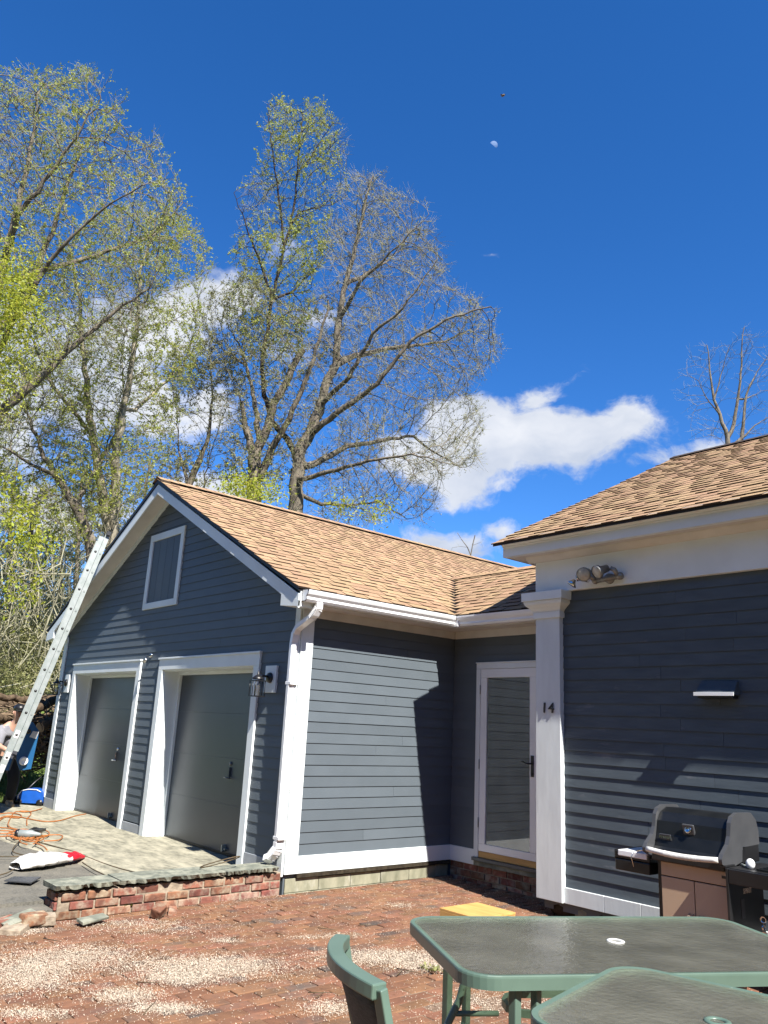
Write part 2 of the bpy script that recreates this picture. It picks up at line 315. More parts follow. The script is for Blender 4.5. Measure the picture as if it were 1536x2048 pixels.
# world values taken from the measured building
ZB, ZF, D1, ZTB, W, D3, OH, ZA, ZE, EO = .515, 2.935, 2.218, .671, 6.64, 1.596, .245, 5.046, 3.200, .269
SL = (ZA-ZE)/(W/2+EO); PZ = .345; DZ = .462
XR = -W/2                                         # ridge x

#@@SCENE@@
# ================================================================== ground
def hill(x, y):
    d = max(0., -(x+8.3)); s = min(1., d/4.2); s = s*s*(3-2*s)
    z = .40+1.45*s+.05*max(0, d-4.2) if d > 0 else .40
    if x > -7.6: z = min(z, .20)
    if y > 9 and x > -7.6: z = .4
    return z+.10*sin(x*.9+y*.5)*min(1, d/2)+.05*sin(x*2.3-y*1.7)*min(1, d/2)
gx = sorted(set([-900, -500, -250, -120, -70]+[-45+i for i in range(0, 31)]+[-14+i*.35 for i in range(0, 19)]+[-7.6, -7.4, -5, 0, 6, 12, 25, 60, 150, 400, 900]))
gy = sorted(set([-900, -300, -100, -40, -20]+[-12+i*.7 for i in range(0, 50)]+[26, 32, 40, 55, 80, 150, 400, 900]))
V = [(x, y, hill(x, y)) for y in gy for x in gx]; nx = len(gx)
Fq = [(j*nx+i, j*nx+i+1, (j+1)*nx+i+1, (j+1)*nx+i) for j in range(len(gy)-1) for i in range(nx-1)]
g = bpy.data.objects.new('ground', np_mesh('ground', V, Fq, M['earth'])); COL.objects.link(g); struct(g)

# patio: sand bed with individual bricks
b = MB().box(.0, 7.6, -5.6, 2.24, .24, PZ-.012)
patio = struct(b.build('patio', M['sand']))
bm_ = []
for k in range(5):
    hx, hy, hz = .0462, .0972, .02; q = MB(); r = random.Random(k)
    j = lambda: r.uniform(-.0018, .0018); c = .004
    lo = [(-hx, -hy, -hz), (hx, -hy, -hz), (hx, hy, -hz), (-hx, hy, -hz)]
    md = [(x+j(), y+j(), hz-c) for x, y, z in lo]; tp = [(x*(1-c/hx), y*(1-c/hy), hz+r.uniform(-.0012, .0012)) for x, y, z in lo]
    q.add(lo+md+tp, [(0, 1, 5, 4), (1, 2, 6, 5), (2, 3, 7, 6), (3, 0, 4, 7), (4, 5, 9, 8), (5, 6, 10, 9), (6, 7, 11, 10), (7, 4, 8, 11), (8, 9, 10, 11)])
    bm_.append((q, q.mesh('brick', M['paver'])))
cells = []
px, py = .1005, .2035
for i in range(int(7.4/px)):
    for jx in range(-28, 12):
        x = .055+i*px; y = jx*py+(py/2 if i % 2 else 0)+.04
        if y > 2.12 or y < -5.4: continue
        z = PZ-.02+.006*sin(x*1.7+y*.8)+.005*sin(x*3.1-y*2.3)+rnd.uniform(-.003, .003)
        cells.append(((Vector((x, y, z))-CAM).length, x, y, z))
def visible(x, y, z, mg=60):
    d = Vector((x, y, z))-CAM; f = d.dot(_fw)
    if f < .2: return False
    u = 768+F*d.dot(RT)/f; v = 1024-F*d.dot(UP)/f
    return -mg < u < 1536+mg and -mg < v < 2048+mg
cells.sort(); nb = 0; stf = MB()
for (d, x, y, z) in cells:
    a = rnd.uniform(-.012, .012); mtx = Matrix.Translation((x, y, z)) @ Matrix.Rotation(a, 4, 'Z') @ Matrix.Rotation(rnd.uniform(-.012, .012), 4, 'X') @ Matrix.Rotation(rnd.uniform(-.02, .02), 4, 'Y')
    q, me = rnd.choice(bm_)
    if nb < 300 and visible(x, y, z, 5): inst('brick', me, mtx, patio); nb += 1
    else: stf.add([mtx @ Vector(p) for p in q.v], q.f)
tag(stf.build('paving_bricks', M['paver'], patio), kind='stuff')

# driveway and concrete apron
q = MB(); q.prism([(-60, -30, DZ-.02), (-.24, -30, DZ-.02), (-.24, -.55, DZ-.02), (-8.2, -.95, DZ-.02), (-60, -1.2, DZ-.02)], (0, 0, -.2)); struct(q.build('driveway', M['asphalt']))
n = 36; V = []; Fq = []
poly_edge = lambda x: -1.55+.40*max(0, min(1, (x+3.4)/3.2))+.05*sin(x*2.1)
for i in range(n+1):
    x = -6.95+i*(6.90)/n
    for j in range(13):
        y0 = poly_edge(x); y = y0+(0.28-y0)*j/12; V.append((x, y, DZ+.012+.010*sin(x*1.3+y*2)-.03*max(0, .3-y-1.2)))
        if j == 0: V[-1] = (x, y, DZ-.03)
for i in range(n):
    for j in range(12): a = i*13+j; Fq.append((a, a+13, a+14, a+1))
o = bpy.data.objects.new('concrete_apron', np_mesh('concrete_apron', V, Fq, M['concrete'])); COL.objects.link(o); struct(o)
o = MB().box(-.45, -.01, -13, -2.1, .1, DZ-.045).build('driveway_edge', M['asphalt']); struct(o)

# ================================================================== siding, shingles
def clap(parent, P0, U, Nn, z0, z1, e, iv, material, t=.0098, joint=3.6, name='clapboard', seed=1):
    r = random.Random(seed); P0, U, Nn = Vector(P0), Vector(U), Vector(Nn); k = 0
    n = max(1, round((z1-z0)/e)); e = (z1-z0)/n
    for i in range(n):
        zl = z0+i*e; zh = zl+e+.004 if i < n-1 else z1
        for (a0, a1, b0, b1) in iv(zl, min(zh, z1)):
            cuts = [0.]
            ln = a1-a0; p = r.uniform(.8, joint)
            while p < ln-.5: cuts.append(p/ln); p += r.uniform(joint*.6, joint*1.2)
            cuts.append(1.)
            for c0, c1 in zip(cuts, cuts[1:]):
                g = .0012/ max(ln, .1); d = r.uniform(-.0007, .0007)
                s = [a0+ln*(c0+(g if c0 else 0)), a0+ln*(c1-(g if c1 < 1 else 0)), b0+(b1-b0)*(c0+(g if c0 else 0)), b0+(b1-b0)*(c1-(g if c1 < 1 else 0))]
                pt = lambda q, z, o: P0+U*q+Nn*o+Vector((0, 0, z))
                w0 = r.uniform(-.0006, .0006); w1 = r.uniform(-.0006, .0006)
                vs = [pt(s[0], zl+w0, t+d), pt(s[1], zl+w1, t+d), pt(s[1], zl+.002, -.012), pt(s[0], zl+.002, -.012), pt(s[2], zh, .0012), pt(s[3], zh, .0012), pt(s[3], zh, -.012), pt(s[2], zh, -.012)]
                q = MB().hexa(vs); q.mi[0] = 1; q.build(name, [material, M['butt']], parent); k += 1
    return k
def shingles(parent, O, U, S, Nn, H, iv, ex=.135, near=300, seed=3, lift=0., tk=.85, wr=(.09, .22)):
    r = random.Random(seed); O, U, S, Nn = Vector(O), Vector(U), Vector(S), Vector(Nn); L = []
    n = int(H/ex)
    for i in range(n+1):
        d = i*ex
        if d > H-.05: break
        a, b = iv(d); p = a-r.uniform(0, .02); hi = r.random() < .5
        while p < b-.01:
            w_ = r.uniform(*wr); 
            if p+w_ > b-.05: w_ = b-p
            L.append((p, d+r.uniform(-.002, .002), w_, hi, min(ex+.03, H-d))); p += w_; hi = not hi if r.random() < .85 else hi
    units = {}
    for hi in (0, 1):
        t = (.0165 if hi else .008)*tk
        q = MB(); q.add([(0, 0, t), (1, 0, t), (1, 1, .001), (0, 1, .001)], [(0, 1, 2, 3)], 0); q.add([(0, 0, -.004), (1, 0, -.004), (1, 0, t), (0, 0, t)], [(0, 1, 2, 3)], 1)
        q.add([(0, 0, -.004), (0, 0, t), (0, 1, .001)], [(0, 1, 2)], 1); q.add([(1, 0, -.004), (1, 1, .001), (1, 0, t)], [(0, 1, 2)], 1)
        units[hi] = (q, q.mesh('shingle', [M['shingle'], M['shedge']]))
    def mtx(p, d, w_, l): 
        c = O+U*p+S*d+Nn*lift; m = Matrix((U*(w_-.002), S*l, Nn)).transposed().to_4x4(); m.translation = c; return m
    L.sort(key=lambda s: (O+U*s[0]+S*s[1]-CAM).length)
    rest = MB(); c = 0
    for (p, d, w_, hi, l) in L:
        m = mtx(p, d, w_, l); ctr = m.translation
        if c < near and visible(*ctr, 5): inst('shingle', units[hi][1], m, parent); c += 1
        else:
            q = units[hi][0]; b = len(rest.v); rest.v += [tuple(m @ Vector(v)) for v in q.v]; rest.f += [[b+i for i in f] for f in q.f]; rest.mi += q.mi; rest.sm += q.sm
    if rest.v: tag(rest.build('shingle_courses', [M['shingle'], M['shedge']], parent), kind='stuff')
cs = 1/sqrt(1+SL*SL); sn = SL*cs

# ================================================================== garage
garage = thing('garage', 'slate grey clapboard garage with two doors, white trim and a tan shingle gable roof', 'garage', (-3.3, 1, DZ))
q = MB(); q.box(-W+.012, -6.03, .012, 7.3, .3, 3.1); q.box(-3.70, -3.03, .012, 7.3, .3, 3.1); q.box(-.745, -.012, .012, 7.3, .3, 3.1); q.box(-6.03, -.745, .012, 7.3, 2.50, 3.1); q.box(-6.03, -3.70, .9, 7.3, .3, 2.5); q.box(-3.03, -.745, .9, 7.3, .3, 2.5)
q.prism([(-W+.012, .012, 3.1), (-.012, .012, 3.1), (XR, .012, 3.1+(W/2-.012)*SL)], (0, 7.29, 0)); q.build('wall', M['siding'], garage)
GT = 4.80
def g_iv(lo, hi):
    out = []; L_, R_ = -6.535, -.085
    lim = lambda z: (GT-z)/SL
    def seg(a, b):
        a0 = max(a, XR-lim(lo)); b0 = min(b, XR+lim(lo)); a1 = max(a, XR-max(lim(hi), 0)); b1 = min(b, XR+max(lim(hi), 0))
        if b0-a0 > .02: out.append((a0, b0, min(a1, b0), max(b1, min(a1, b0))))
    mid = (lo+hi)/2
    holes = []
    if mid < 2.565: holes = [(-6.085, -3.638), (-3.08, -.690)]
    if 3.31 < mid < 4.31: holes = [(-3.80, -2.84)]
    p = L_
    for a, b in holes: seg(p, a); p = b
    seg(p, R_); return out
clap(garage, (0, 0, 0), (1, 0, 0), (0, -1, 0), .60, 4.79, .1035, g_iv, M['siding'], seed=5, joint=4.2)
s_iv = lambda a, b: (lambda lo, hi: [(a, b, a, b)])
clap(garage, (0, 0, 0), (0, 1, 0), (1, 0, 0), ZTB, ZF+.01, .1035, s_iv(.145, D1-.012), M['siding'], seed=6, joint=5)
# trim of the side wall and corners
q = MB(); q.box(.0, .022, .0, .145, ZB, ZF+.09); q.box(-.085, .0, -.022, .0, ZB-.02, 3.06); q.build('corner_board', M['white'], garage, .003)
MB().box(-6.67, -6.535, -.022, .0, .60, 3.05).build('corner_board', M['white'], garage, .003)
MB().box(.0, .020, .1455, D1-.02, ZB, ZTB-.001).build('skirt_board', M['white'], garage, .003)
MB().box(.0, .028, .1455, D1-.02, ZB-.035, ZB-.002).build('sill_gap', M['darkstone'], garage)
for a, b, z in ((-6.535, -6.085, .60), (-3.638, -3.08, .585), (-.69, -.0855, .62)): MB().box(a+.001, b-.001, -.018, .0, .455 if a < -6 or a > -1 else .46, z-.001).build('skirt_board', M['greybase'], garage, .002)
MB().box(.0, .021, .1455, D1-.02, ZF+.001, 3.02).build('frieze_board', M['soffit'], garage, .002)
MB().box(.0, .25, -OH+.02, D1, 3.02, 3.035).build('soffit', M['soffit'], garage)
# foundation blocks
fb = MB().box(-.20, -.012, .03, D1, .1, ZB-.035).build('foundation', M['mortar'], garage)
yy = .03; k = 0
while yy < D1-.02:
    L_ = min(.395, D1-.02-yy); MB().box(-.19, .0+rnd.uniform(-.002, .003), yy+.003, yy+L_-.003, .352, ZB-.045+rnd.uniform(-.003, .003)).build('concrete_block', M['block'], fb, .003); 
    MB().box(-.19, .006+rnd.uniform(-.002, .004), yy+.003-.1*(k % 2), yy+L_-.003, .20, .348).build('concrete_block', M['block'], fb, .003); yy += L_; k += 1
# rakes, returns, soffits
roof_g = MB()
for sx in (1, -1):
    e = Vector((XR+sx*(W/2+EO), 0, ZE-.03)); r_ = Vector((XR, 0, ZA-.03)); n_ = Vector((sx*sn, 0, cs))
    a = [r_, e, e-Vector((0, 0, .035)), r_-Vector((0, 0, .055))]
    if sx > 0:
        roof_g.prism([p+Vector((0, -OH-.012, 0)) for p in a], (0, 2.2, 0), 0)
        P = lambda x, y, dz=0: Vector((x, y, ZE-.03-dz+SL*(XR+W/2+EO-x)))
        xs = .269; yv = 1.949
        for dz0, flip in ((0, 0), (.05, 1)):
            f = [P(xs, yv, dz0), P(xs-1.71, yv+1.71, dz0), P(XR, yv+1.71, dz0), P(XR, yv, dz0)]; roof_g.add(f, [(0, 1, 2, 3)])
            f = [P(xs-1.71, yv+1.71, dz0), P(xs-1.71, 7.46, dz0), P(XR, 7.46, dz0), P(XR, yv+1.71, dz0)]; roof_g.add(f, [(0, 1, 2, 3)])
    else: roof_g.prism([p+Vector((0, -OH-.012, 0)) for p in a], (0, 7.7, 0), 0)
roof_g = roof_g.build('roof', M['drip'], garage)
def giv(d):
    x = .269-d*cs
    return (-OH-.02, 7.46) if x < -1.44 else (-OH-.02, 1.950+(.269-x))
shingles(roof_g, (.284, 0, ZE-.034), (0, 1, 0), (-cs, 0, sn), (sn, 0, cs), (W/2+EO+.01)/cs, giv, seed=4)
q = MB(); k = 0; y = -OH-.03
while y < 7.4:
    for sx in (1, -1):
        a = Vector((XR, y, ZA+.012)); q.add([a, a+Vector((0, .30, -.008)), a+Vector((sx*.14*cs, .30, -.14*sn-.008)), a+Vector((sx*.14*cs, 0, -.14*sn))], [(0, 1, 2, 3)], 0)
        q.add([a, a+Vector((sx*.14*cs, 0, -.14*sn)), a+Vector((sx*.14*cs, 0, -.14*sn-.014)), a+Vector((0, 0, -.014))], [(0, 1, 2, 3)], 1)
        q.add([a+Vector((sx*.14*cs, 0, -.14*sn)), a+Vector((sx*.14*cs, .3, -.14*sn-.008)), a+Vector((sx*.14*cs, .3, -.14*sn-.03)), a+Vector((sx*.14*cs, 0, -.14*sn-.03))], [(0, 1, 2, 3)], 1)
    y += .145
q.build('ridge_cap', [M['shingle'], M['shedge']], roof_g)
for sx in (1, -1):
    zt = lambda x: ZA-.098-SL*abs(x-XR)
    x0, x1 = XR, XR+sx*(W/2+EO-.004)
    poly = [(x0, -OH, zt(x0)), (x1, -OH, zt(x1)), (x1, -OH, zt(x1)-.135), (x0, -OH, zt(x0)-.135)]
    MB().prism([Vector(p)+Vector((0, 0, 0)) for p in poly], (0, .02, 0)).build('rake_board', M['white'], roof_g, .002)
    zs = zt(x0)-.085; MB().prism([(x0, -OH+.021, zs), (XR+sx*(W/2), -OH+.021, zs-SL*W/2), (XR+sx*(W/2), -OH+.021, zs-SL*W/2+.012), (x0, -OH+.021, zs+.012)], (0, OH-.022, 0)).build('rake_soffit', M['soffit'], roof_g)
    MB().prism([(x0, -.024, GT-.012), (XR+sx*(W/2-.02), -.024, GT-.012-SL*(W/2-.02)), (XR+sx*(W/2-.02), -.024, zs-SL*(W/2-.02)-.001), (x0, -.024, zs-.001)], (0, .022, 0)).build('frieze_board', M['white'], roof_g, .002)
    xe = XR+sx*(W/2+EO-.004); xi = XR+sx*(W/2-.045)
    pk = [(xi, 0, zt(xi)-.10), (xe, 0, zt(xe)-.06), (xe, 0, 2.985), (xi, 0, 3.015)]
    MB().prism([Vector(p)+Vector((0, -OH-.001, 0)) for p in pk], (0, OH+.0, 0)).build('eave_return', M['white'], roof_g, .002)
MB().box(.249, .268, -OH+.02, 1.95, 3.03, 3.155).build('fascia', M['white'], roof_g)
# gutter on the long eave and downspout
def gutter(parent, A, B, out, caps=True):
    A, B, o = Vector(A), Vector(B), Vector(out); z = Vector((0, 0, 1)); pr = [(0, .115), (0, 0), (.065, 0), (.082, .022), (.078, .045), (.098, .070), (.108, .095), (.108, .112), (.094, .112), (.094, .103), (.100, .100), (.090, .074), (.070, .046), (.074, .026), (.060, .008), (.008, .008), (.008, .115)]
    MB().prism([A+o*a+z*b for a, b in pr], B-A).build('gutter', M['metalwhite'], parent)
    if caps:
        MB().prism([A+o*a+z*b for a, b in pr[:9]], (B-A).normalized()*.006).build('gutter_end_cap', M['metalwhite'], parent)
gutter(garage, (.270, -OH+.035, 3.032), (.270, 1.99, 3.028), (1, 0, 0))
q = MB(); pth = [(.325, -.04, 3.04), (.325, -.04, 2.985), (.29, -.045, 2.93), (.16, -.052, 2.87), (.03, -.058, 2.81), (-.015, -.06, 2.75), (-.030, -.060, 2.66), (-.030, -.060, 1.5), (-.030, -.060, .80)]
q.tube(pth, .04, n=4, flat=(.026, .036), up=(1, 0, 0)); ds = q.build('downspout', M['metalwhite'], garage, .006)
q = MB(); pth = [(-.030, -.060, .80), (-.032, -.062, .74), (-.055, -.07, .695), (-.10, -.085, .655), (-.155, -.10, .63)]
for i, (a, b2) in enumerate(zip(pth, pth[1:])):
    q.tube([a, b2], 1, n=4, flat=(.028+.002*(i % 2), .038+.002*(i % 2)), up=(1, 0, 0))
for i in range(9):
    t = i/8; a = Vector(pth[1]).lerp(Vector(pth[3]), t); b2 = a+(Vector(pth[3])-Vector(pth[1])).normalized()*.006
    q.tube([a, b2], 1, n=4, flat=(.033, .043), up=(1, 0, 0))
q.build('downspout_elbow', M['metalwhite'], ds, .004)
q = MB()
for i in range(8):
    t = i/7; a = Vector((.322, -.04, 2.985)).lerp(Vector((.24, -.048, 2.905)), t); q.tube([a, a+Vector((-.006, -.001, -.005))], 1, n=4, flat=(.031, .041), up=(1, 0, 0))
q.build('downspout_elbow', M['metalwhite'], ds, .004)
for z in (.82, 2.25): MB().box(-.070, .024, -.098, -.012, z, z+.03).build('downspout_strap', M['metalwhite'], ds, .003)
# attic hatch
q = thing; hx0, hx1, hz0, hz1 = -3.83, -2.812, 3.285, 4.336; f = .095
fr = MB().box(hx0, hx1, -.026, .0, hz1-f, hz1).box(hx0, hx1, -.026, .0, hz0, hz0+f*.9).box(hx0, hx0+f, -.026, .0, hz0+f*.9+.0005, hz1-f-.0005).box(hx1-f, hx1, -.026, .0, hz0+f*.9+.0005, hz1-f-.0005).build('attic_hatch', M['white'], garage, .003)
nn = 4; ww = (hx1-hx0-2*f)/nn
for i in range(nn): MB().box(hx0+f+i*ww+.002, hx0+f+(i+1)*ww-.002, -.010, .02, hz0+f*.9, hz1-f).build('plank', M['siding'], fr, .003)
# garage doors
for (a, b) in ((-6.085, -3.638), (-3.08, -.690)):
    t_ = .11; zt_ = 2.588; hd = MB(); hd.box(a, b, -.030, .0, zt_-.13, zt_); hd.box(a-.012, b+.012, -.045, .0, zt_, zt_+.022)
    hd.box(a, a+t_, -.030, .0, DZ-.02, zt_-.1305); hd.box(b-t_, b, -.030, .0, DZ-.02, zt_-.1305); fr = hd.build('door_frame', M['white'], garage, .003)
    jb = MB(); jb.box(a+t_-.03, a+t_+.012, .0005, .235, DZ-.02, zt_-.145); jb.box(b-t_-.012, b-t_+.03, .0005, .235, DZ-.02, zt_-.145); jb.box(a+t_-.03, b-t_+.03, .0005, .235, zt_-.145, zt_-.11)
    jb.box(a+t_+.012, a+t_+.05, .20, .235, DZ, zt_-.146); jb.box(b-t_-.05, b-t_-.012, .20, .235, DZ, zt_-.146); jb.box(a+t_+.05, b-t_-.05, .20, .235, zt_-.18, zt_-.146)
    jb.build('door_jamb', M['white'], garage, .002)
    gd = MB().box(a+t_, b-t_, .262, .30, DZ+.02, zt_-.14).build('garage_door', M['door'], garage)
    ph = (zt_-.14-DZ-.03)/4
    for i in range(4): MB().box(a+t_+.002, b-t_-.002, .236, .261, DZ+.03+i*ph+.0005, DZ+.03+(i+1)*ph-.0005).build('panel', M['door'], gd, .0015)
    MB().box(a+t_, b-t_, .225, .262, DZ-.02, DZ+.03).build('bottom_seal', M['black'], gd)
    cx = (a+b)/2+ (.24 if a < -4 else .37); hd = MB().obox((cx, .222, DZ+.86), (.012, 0, 0), (0, .012, 0), (0, 0, .05)); hd.tube([(cx-.05, .215, DZ+.80), (cx-.05, .19, DZ+.80), (cx+.05, .19, DZ+.80), (cx+.05, .215, DZ+.80)], .009, 6); hd.lathe((cx, .235, DZ+.95), (0, -1, 0), [(0, .022), (.012, .02), (.014, 0)], 10)
    hd.build('handle', M['chrome'] if a < -4 else M['door'], gd)
    MB().box(cx+.0, cx+.09, .205, .236, DZ+.06, DZ+.075).box(cx+.03, cx+.05, .19, .236, DZ+.04, DZ+.11).build('lift_bracket', M['alu'], gd)
# coach lights
def sconce(x0, x1, label):
    t = thing('wall_lantern', label, 'lantern', ((x0+x1)/2, 0, 2.3), 'wall lanterns on the garage')
    MB().box(x0, x1, -.030, .0, 2.175, 2.45).build('mounting_board', M['white'], t, .003)
    c = (x0+x1)/2; MB().lathe((c, -.031, 2.325), (0, -1, 0), [(0, .0), (0, .055), (.02, .05), (.03, .02), (.032, 0)], 14).tube([(c, -.05, 2.335), (c, -.14, 2.34)], .012, 6).build('bracket', M['black'], t)
    cy = -.175; q = MB(); q.lathe((c, cy, 2.30), (0, 0, 1), [(0, .062), (.012, .062), (.035, .03), (.045, .012), (.07, .010), (.09, 0)], 12)
    for z in (2.13, 2.285): q.obox((c, cy, z), (.062, 0, 0), (0, .062, 0), (0, 0, .005))
    for dx in (-.056, 0, .056):
        for dy in (-.056, .056): q.tube([(c+dx, cy+dy, 2.13), (c+dx, cy+dy, 2.29)], .005, 4)
    cg = q.build('cage', M['black'], t)
    q = MB(); q.lathe((c, cy, 2.137), (0, 0, 1), [(0, .030), (.115, .030)], 10); q.build('glass_cylinder', M['lampglass'], cg)
    MB().ball((c, cy, 2.20), .016, .016, .028, 8, 6).build('bulb', M['metalwhite'], cg)
sconce(-.555, -.350, 'black caged wall lantern on the white board right of the right garage door')
sconce(-6.385, -6.205, 'black caged wall lantern on the white board at the left corner of the garage')
t = thing('spotlight_bracket', 'small broken silver spotlight bracket above the post between the two garage doors', 'bracket', (-3.38, -.03, 2.6))
MB().lathe((-3.385, -.012, 2.655), (0, -1, 0), [(0, .03), (.015, .028), (.02, 0)], 10).tube([(-3.385, -.03, 2.65), (-3.37, -.09, 2.62), (-3.33, -.10, 2.60)], .008, 6).build('arm', M['chrome'], t)
MB().lathe((-3.33, -.10, 2.60), (.6, -.4, -.6), [(0, .012), (.03, .022), (.05, .034), (.052, 0)], 10).build('socket', M['chrome'], t)

# ================================================================== connector with the storm door
con = thing('breezeway', 'narrow slate grey clapboard link wall with a white glazed storm door between garage and house', 'building', (.85, D1, PZ))
MB().box(-.5, 1.72, D1+.06, 5.2, .3, 3.1).build('wall', M['siding'], con)
def c_iv(lo, hi): return [(.001, .384, .001, .384)] if (lo+hi)/2 < 2.645 else [(.001, 1.72, .001, 1.72)]
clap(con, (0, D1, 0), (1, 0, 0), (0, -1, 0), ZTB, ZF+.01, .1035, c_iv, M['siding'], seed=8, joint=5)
MB().box(.0, .383, D1-.018, D1, ZB, ZTB-.001).build('skirt_board', M['white'], con, .003)
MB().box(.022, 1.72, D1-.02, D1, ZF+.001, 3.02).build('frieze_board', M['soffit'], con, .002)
MB().box(.251, 1.66, 1.97, D1, 3.02, 3.035).build('soffit', M['soffit'], con)
# brick foundation under the door
fb = MB().box(.001, 1.75, D1+.018, D1+.2, .1, .515).build('foundation', M['mortar'], con)
for r_ in range(3):
    z = .30+r_*.073; x = .003-(r_ % 2)*.1
    while x < 1.7:
        x1 = min(x+.2, 1.72); x0 = max(x, .003)
        if x1-x0 > .03: MB().box(x0+.004, x1-.006, D1+rnd.uniform(.0, .012), D1+.1, z+.004, z+.066).build('brick', M['brick'], fb, .004)
        x += .206
q = MB().box(.375, 1.71, D1-.055, D1+.0, .565, .60).build('door_sill', M['door'], con, .004)
MB().box(.385, 1.71, D1-.03, D1+.0, .515, .564).build('sill_stone', M['bluestone'], con, .004)
dr = MB(); zt_ = 2.641
dr.box(.384, 1.30, D1-.032, D1+.03, zt_-.062, zt_); dr.box(.384, .446, D1-.032, D1+.03, .60, zt_-.0625); dr.box(1.235, 1.30, D1-.032, D1+.03, .60, zt_-.0625); dr.box(.376, 1.308, D1-.040, D1+.0, zt_, zt_+.012)
sdoor = dr.build('storm_door', M['white'], con, .004)
q = MB(); x0, x1, z0, z1 = .448, 1.233, .665, zt_-.064
q.box(x0, x1, D1-.026, D1+.008, z1-.095, z1); q.box(x0, x1, D1-.026, D1+.008, z0, z0+.075); q.box(x0, x0+.09, D1-.026, D1+.008, z0+.0755, z1-.0955); q.box(x1-.09, x1, D1-.026, D1+.008, z0+.0755, z1-.0955)
q.build('door_leaf', M['metalwhite'], sdoor, .004)
MB().box(x0+.086, x1-.086, D1-.012, D1-.008, z0+.07, z1-.09).build('pane', M['pane'], sdoor)
MB().box(.448, 1.233, D1-.022, D1+.01, .602, .662).build('threshold_board', M['wood'], con, .002)
MB().box(.446, 1.235, D1+.035, D1+.055, .60, 2.62).build('inner_door', M['innerdoor'], con)
q = MB().box(1.165, 1.200, D1-.036, D1-.0265, 1.47, 1.68); q.tube([(1.180, D1-.035, 1.60), (1.180, D1-.075, 1.60), (1.14, D1-.08, 1.597), (1.10, D1-.07, 1.612), (1.075, D1-.068, 1.618)], .008, 6); q.lathe((1.182, D1-.036, 1.50), (0, -1, 0), [(0, .010), (.008, .009), (.009, 0)], 8)
q.build('door_handle', M['black'], sdoor)
for z in (.95, 1.55, 2.35): MB().tube([(.447, D1-.034, z-.05), (.447, D1-.034, z+.05)], .006, 6).build('hinge', M['alu'], sdoor)
zr_ = 4.075; yr = 1.949+(zr_-ZE)/SL
q = MB(); P = lambda x, y, dz=0: (x, y, ZE-.03-dz+SL*(y-1.949))
q.add([P(.269, 1.949), P(1.72, 1.949), P(1.72, yr), P(.269-(yr-1.949), yr)], [(0, 1, 2, 3)]); q.add([P(.269, 1.949, .05), P(1.72, 1.949, .05), P(1.72, yr, .05), P(.269-(yr-1.949), yr, .05)], [(3, 2, 1, 0)])
q.add([P(.269, 1.949), P(1.72, 1.949), P(1.72, 1.949, .05), P(.269, 1.949, .05)], [(0, 3, 2, 1)])
q.add([(.269-(yr-1.949), yr, zr_-.03), (1.72, yr, zr_-.03), (1.72, yr+2, zr_-1.06), (-1.6-1.5, yr+2, zr_-1.06)], [(0, 1, 2, 3)])
roof_c = q.build('roof', M['drip'], con)
shingles(roof_c, (0, 1.934, ZE-.034), (1, 0, 0), (0, cs, sn), (0, -sn, cs), (yr-1.934)/cs, lambda d: (.235-max(0, (d*cs-.015)), 1.695), seed=9)
q = MB(); x = -1.45
while x < 1.66:
    a = Vector((x, yr, zr_+.0)); q.add([a, a+Vector((0, -.14*cs, -.14*sn)), a+Vector((.3, -.14*cs, -.14*sn-.006)), a+Vector((.3, 0, -.006))], [(0, 1, 2, 3)], 0)
    q.add([a+Vector((0, -.14*cs, -.14*sn)), a+Vector((0, -.14*cs, -.14*sn-.025)), a+Vector((.3, -.14*cs, -.14*sn-.025)), a+Vector((.3, -.14*cs, -.14*sn-.006))], [(0, 1, 2, 3)], 1); x += .145
q.build('ridge_cap', [M['shingle'], M['shedge']], roof_c)
gutter(con, (.38, 1.948, 3.028), (1.68, 1.948, 3.028), (0, -1, 0))
MB().box(.27, 1.69, 1.949, 1.967, 3.03, 3.155).build('fascia', M['white'], roof_c)
MB().box(.262, .40, 1.85, 1.965, 3.02, 3.140).build('gutter_corner', M['metalwhite'], con, .006)

# ================================================================== main house
house = thing('house', 'slate grey clapboard house wall with white pilaster, deep white frieze and tan shingle roof', 'house', (5, 4, PZ))
YS = D3+.062; XE = 8.6
q = MB(); q.box(1.735, XE, YS+.014, 8.4, .40, 3.62); q.prism([(1.735, YS+.014, 3.62), (1.735, 8.4, 3.62), (1.735, 5.03, 3.62+(5.03-YS)*SL)], (XE-1.735, 0, 0)); q.build('wall', M['siding'], house)
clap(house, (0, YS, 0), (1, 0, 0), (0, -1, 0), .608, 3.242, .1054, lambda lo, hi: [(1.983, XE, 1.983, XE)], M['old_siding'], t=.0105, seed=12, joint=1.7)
sp = [1.986, 2.39, 2.74, 3.9, 4.8, 6, 7.2, XE]
for a, b2 in zip(sp, sp[1:]): MB().box(a+.001, b2-.0015, YS-.03+rnd.uniform(-.002, .002), YS, .477, .606).build('skirt_board', M['oldwhite'], house, .003)
pl = MB().box(1.700, 1.985, D3, YS+.01, .478, 3.235).build('pilaster', M['oldwhite'], house, .004)
q = MB(); q.box(1.683, 2.002, D3-.018, YS, 2.985, 3.045)
pf = [(-.018, 3.046), (-.022, 3.058), (-.045, 3.085), (-.075, 3.112), (-.085, 3.135), (-.085, 3.150)]
for (o0, z0), (o1, z1) in zip(pf, pf[1:]):
    q.hexa([(1.70+o0, D3+o0, z0), (1.985-o0, D3+o0, z0), (1.985-o0, YS, z0), (1.70+o0, YS, z0), (1.70+o1, D3+o1, z1), (1.985-o1, D3+o1, z1), (1.985-o1, YS, z1), (1.70+o1, YS, z1)])
q.box(1.60, 2.085, D3-.10, YS, 3.151, 3.234); q.build('capital', M['white'], pl, .003)
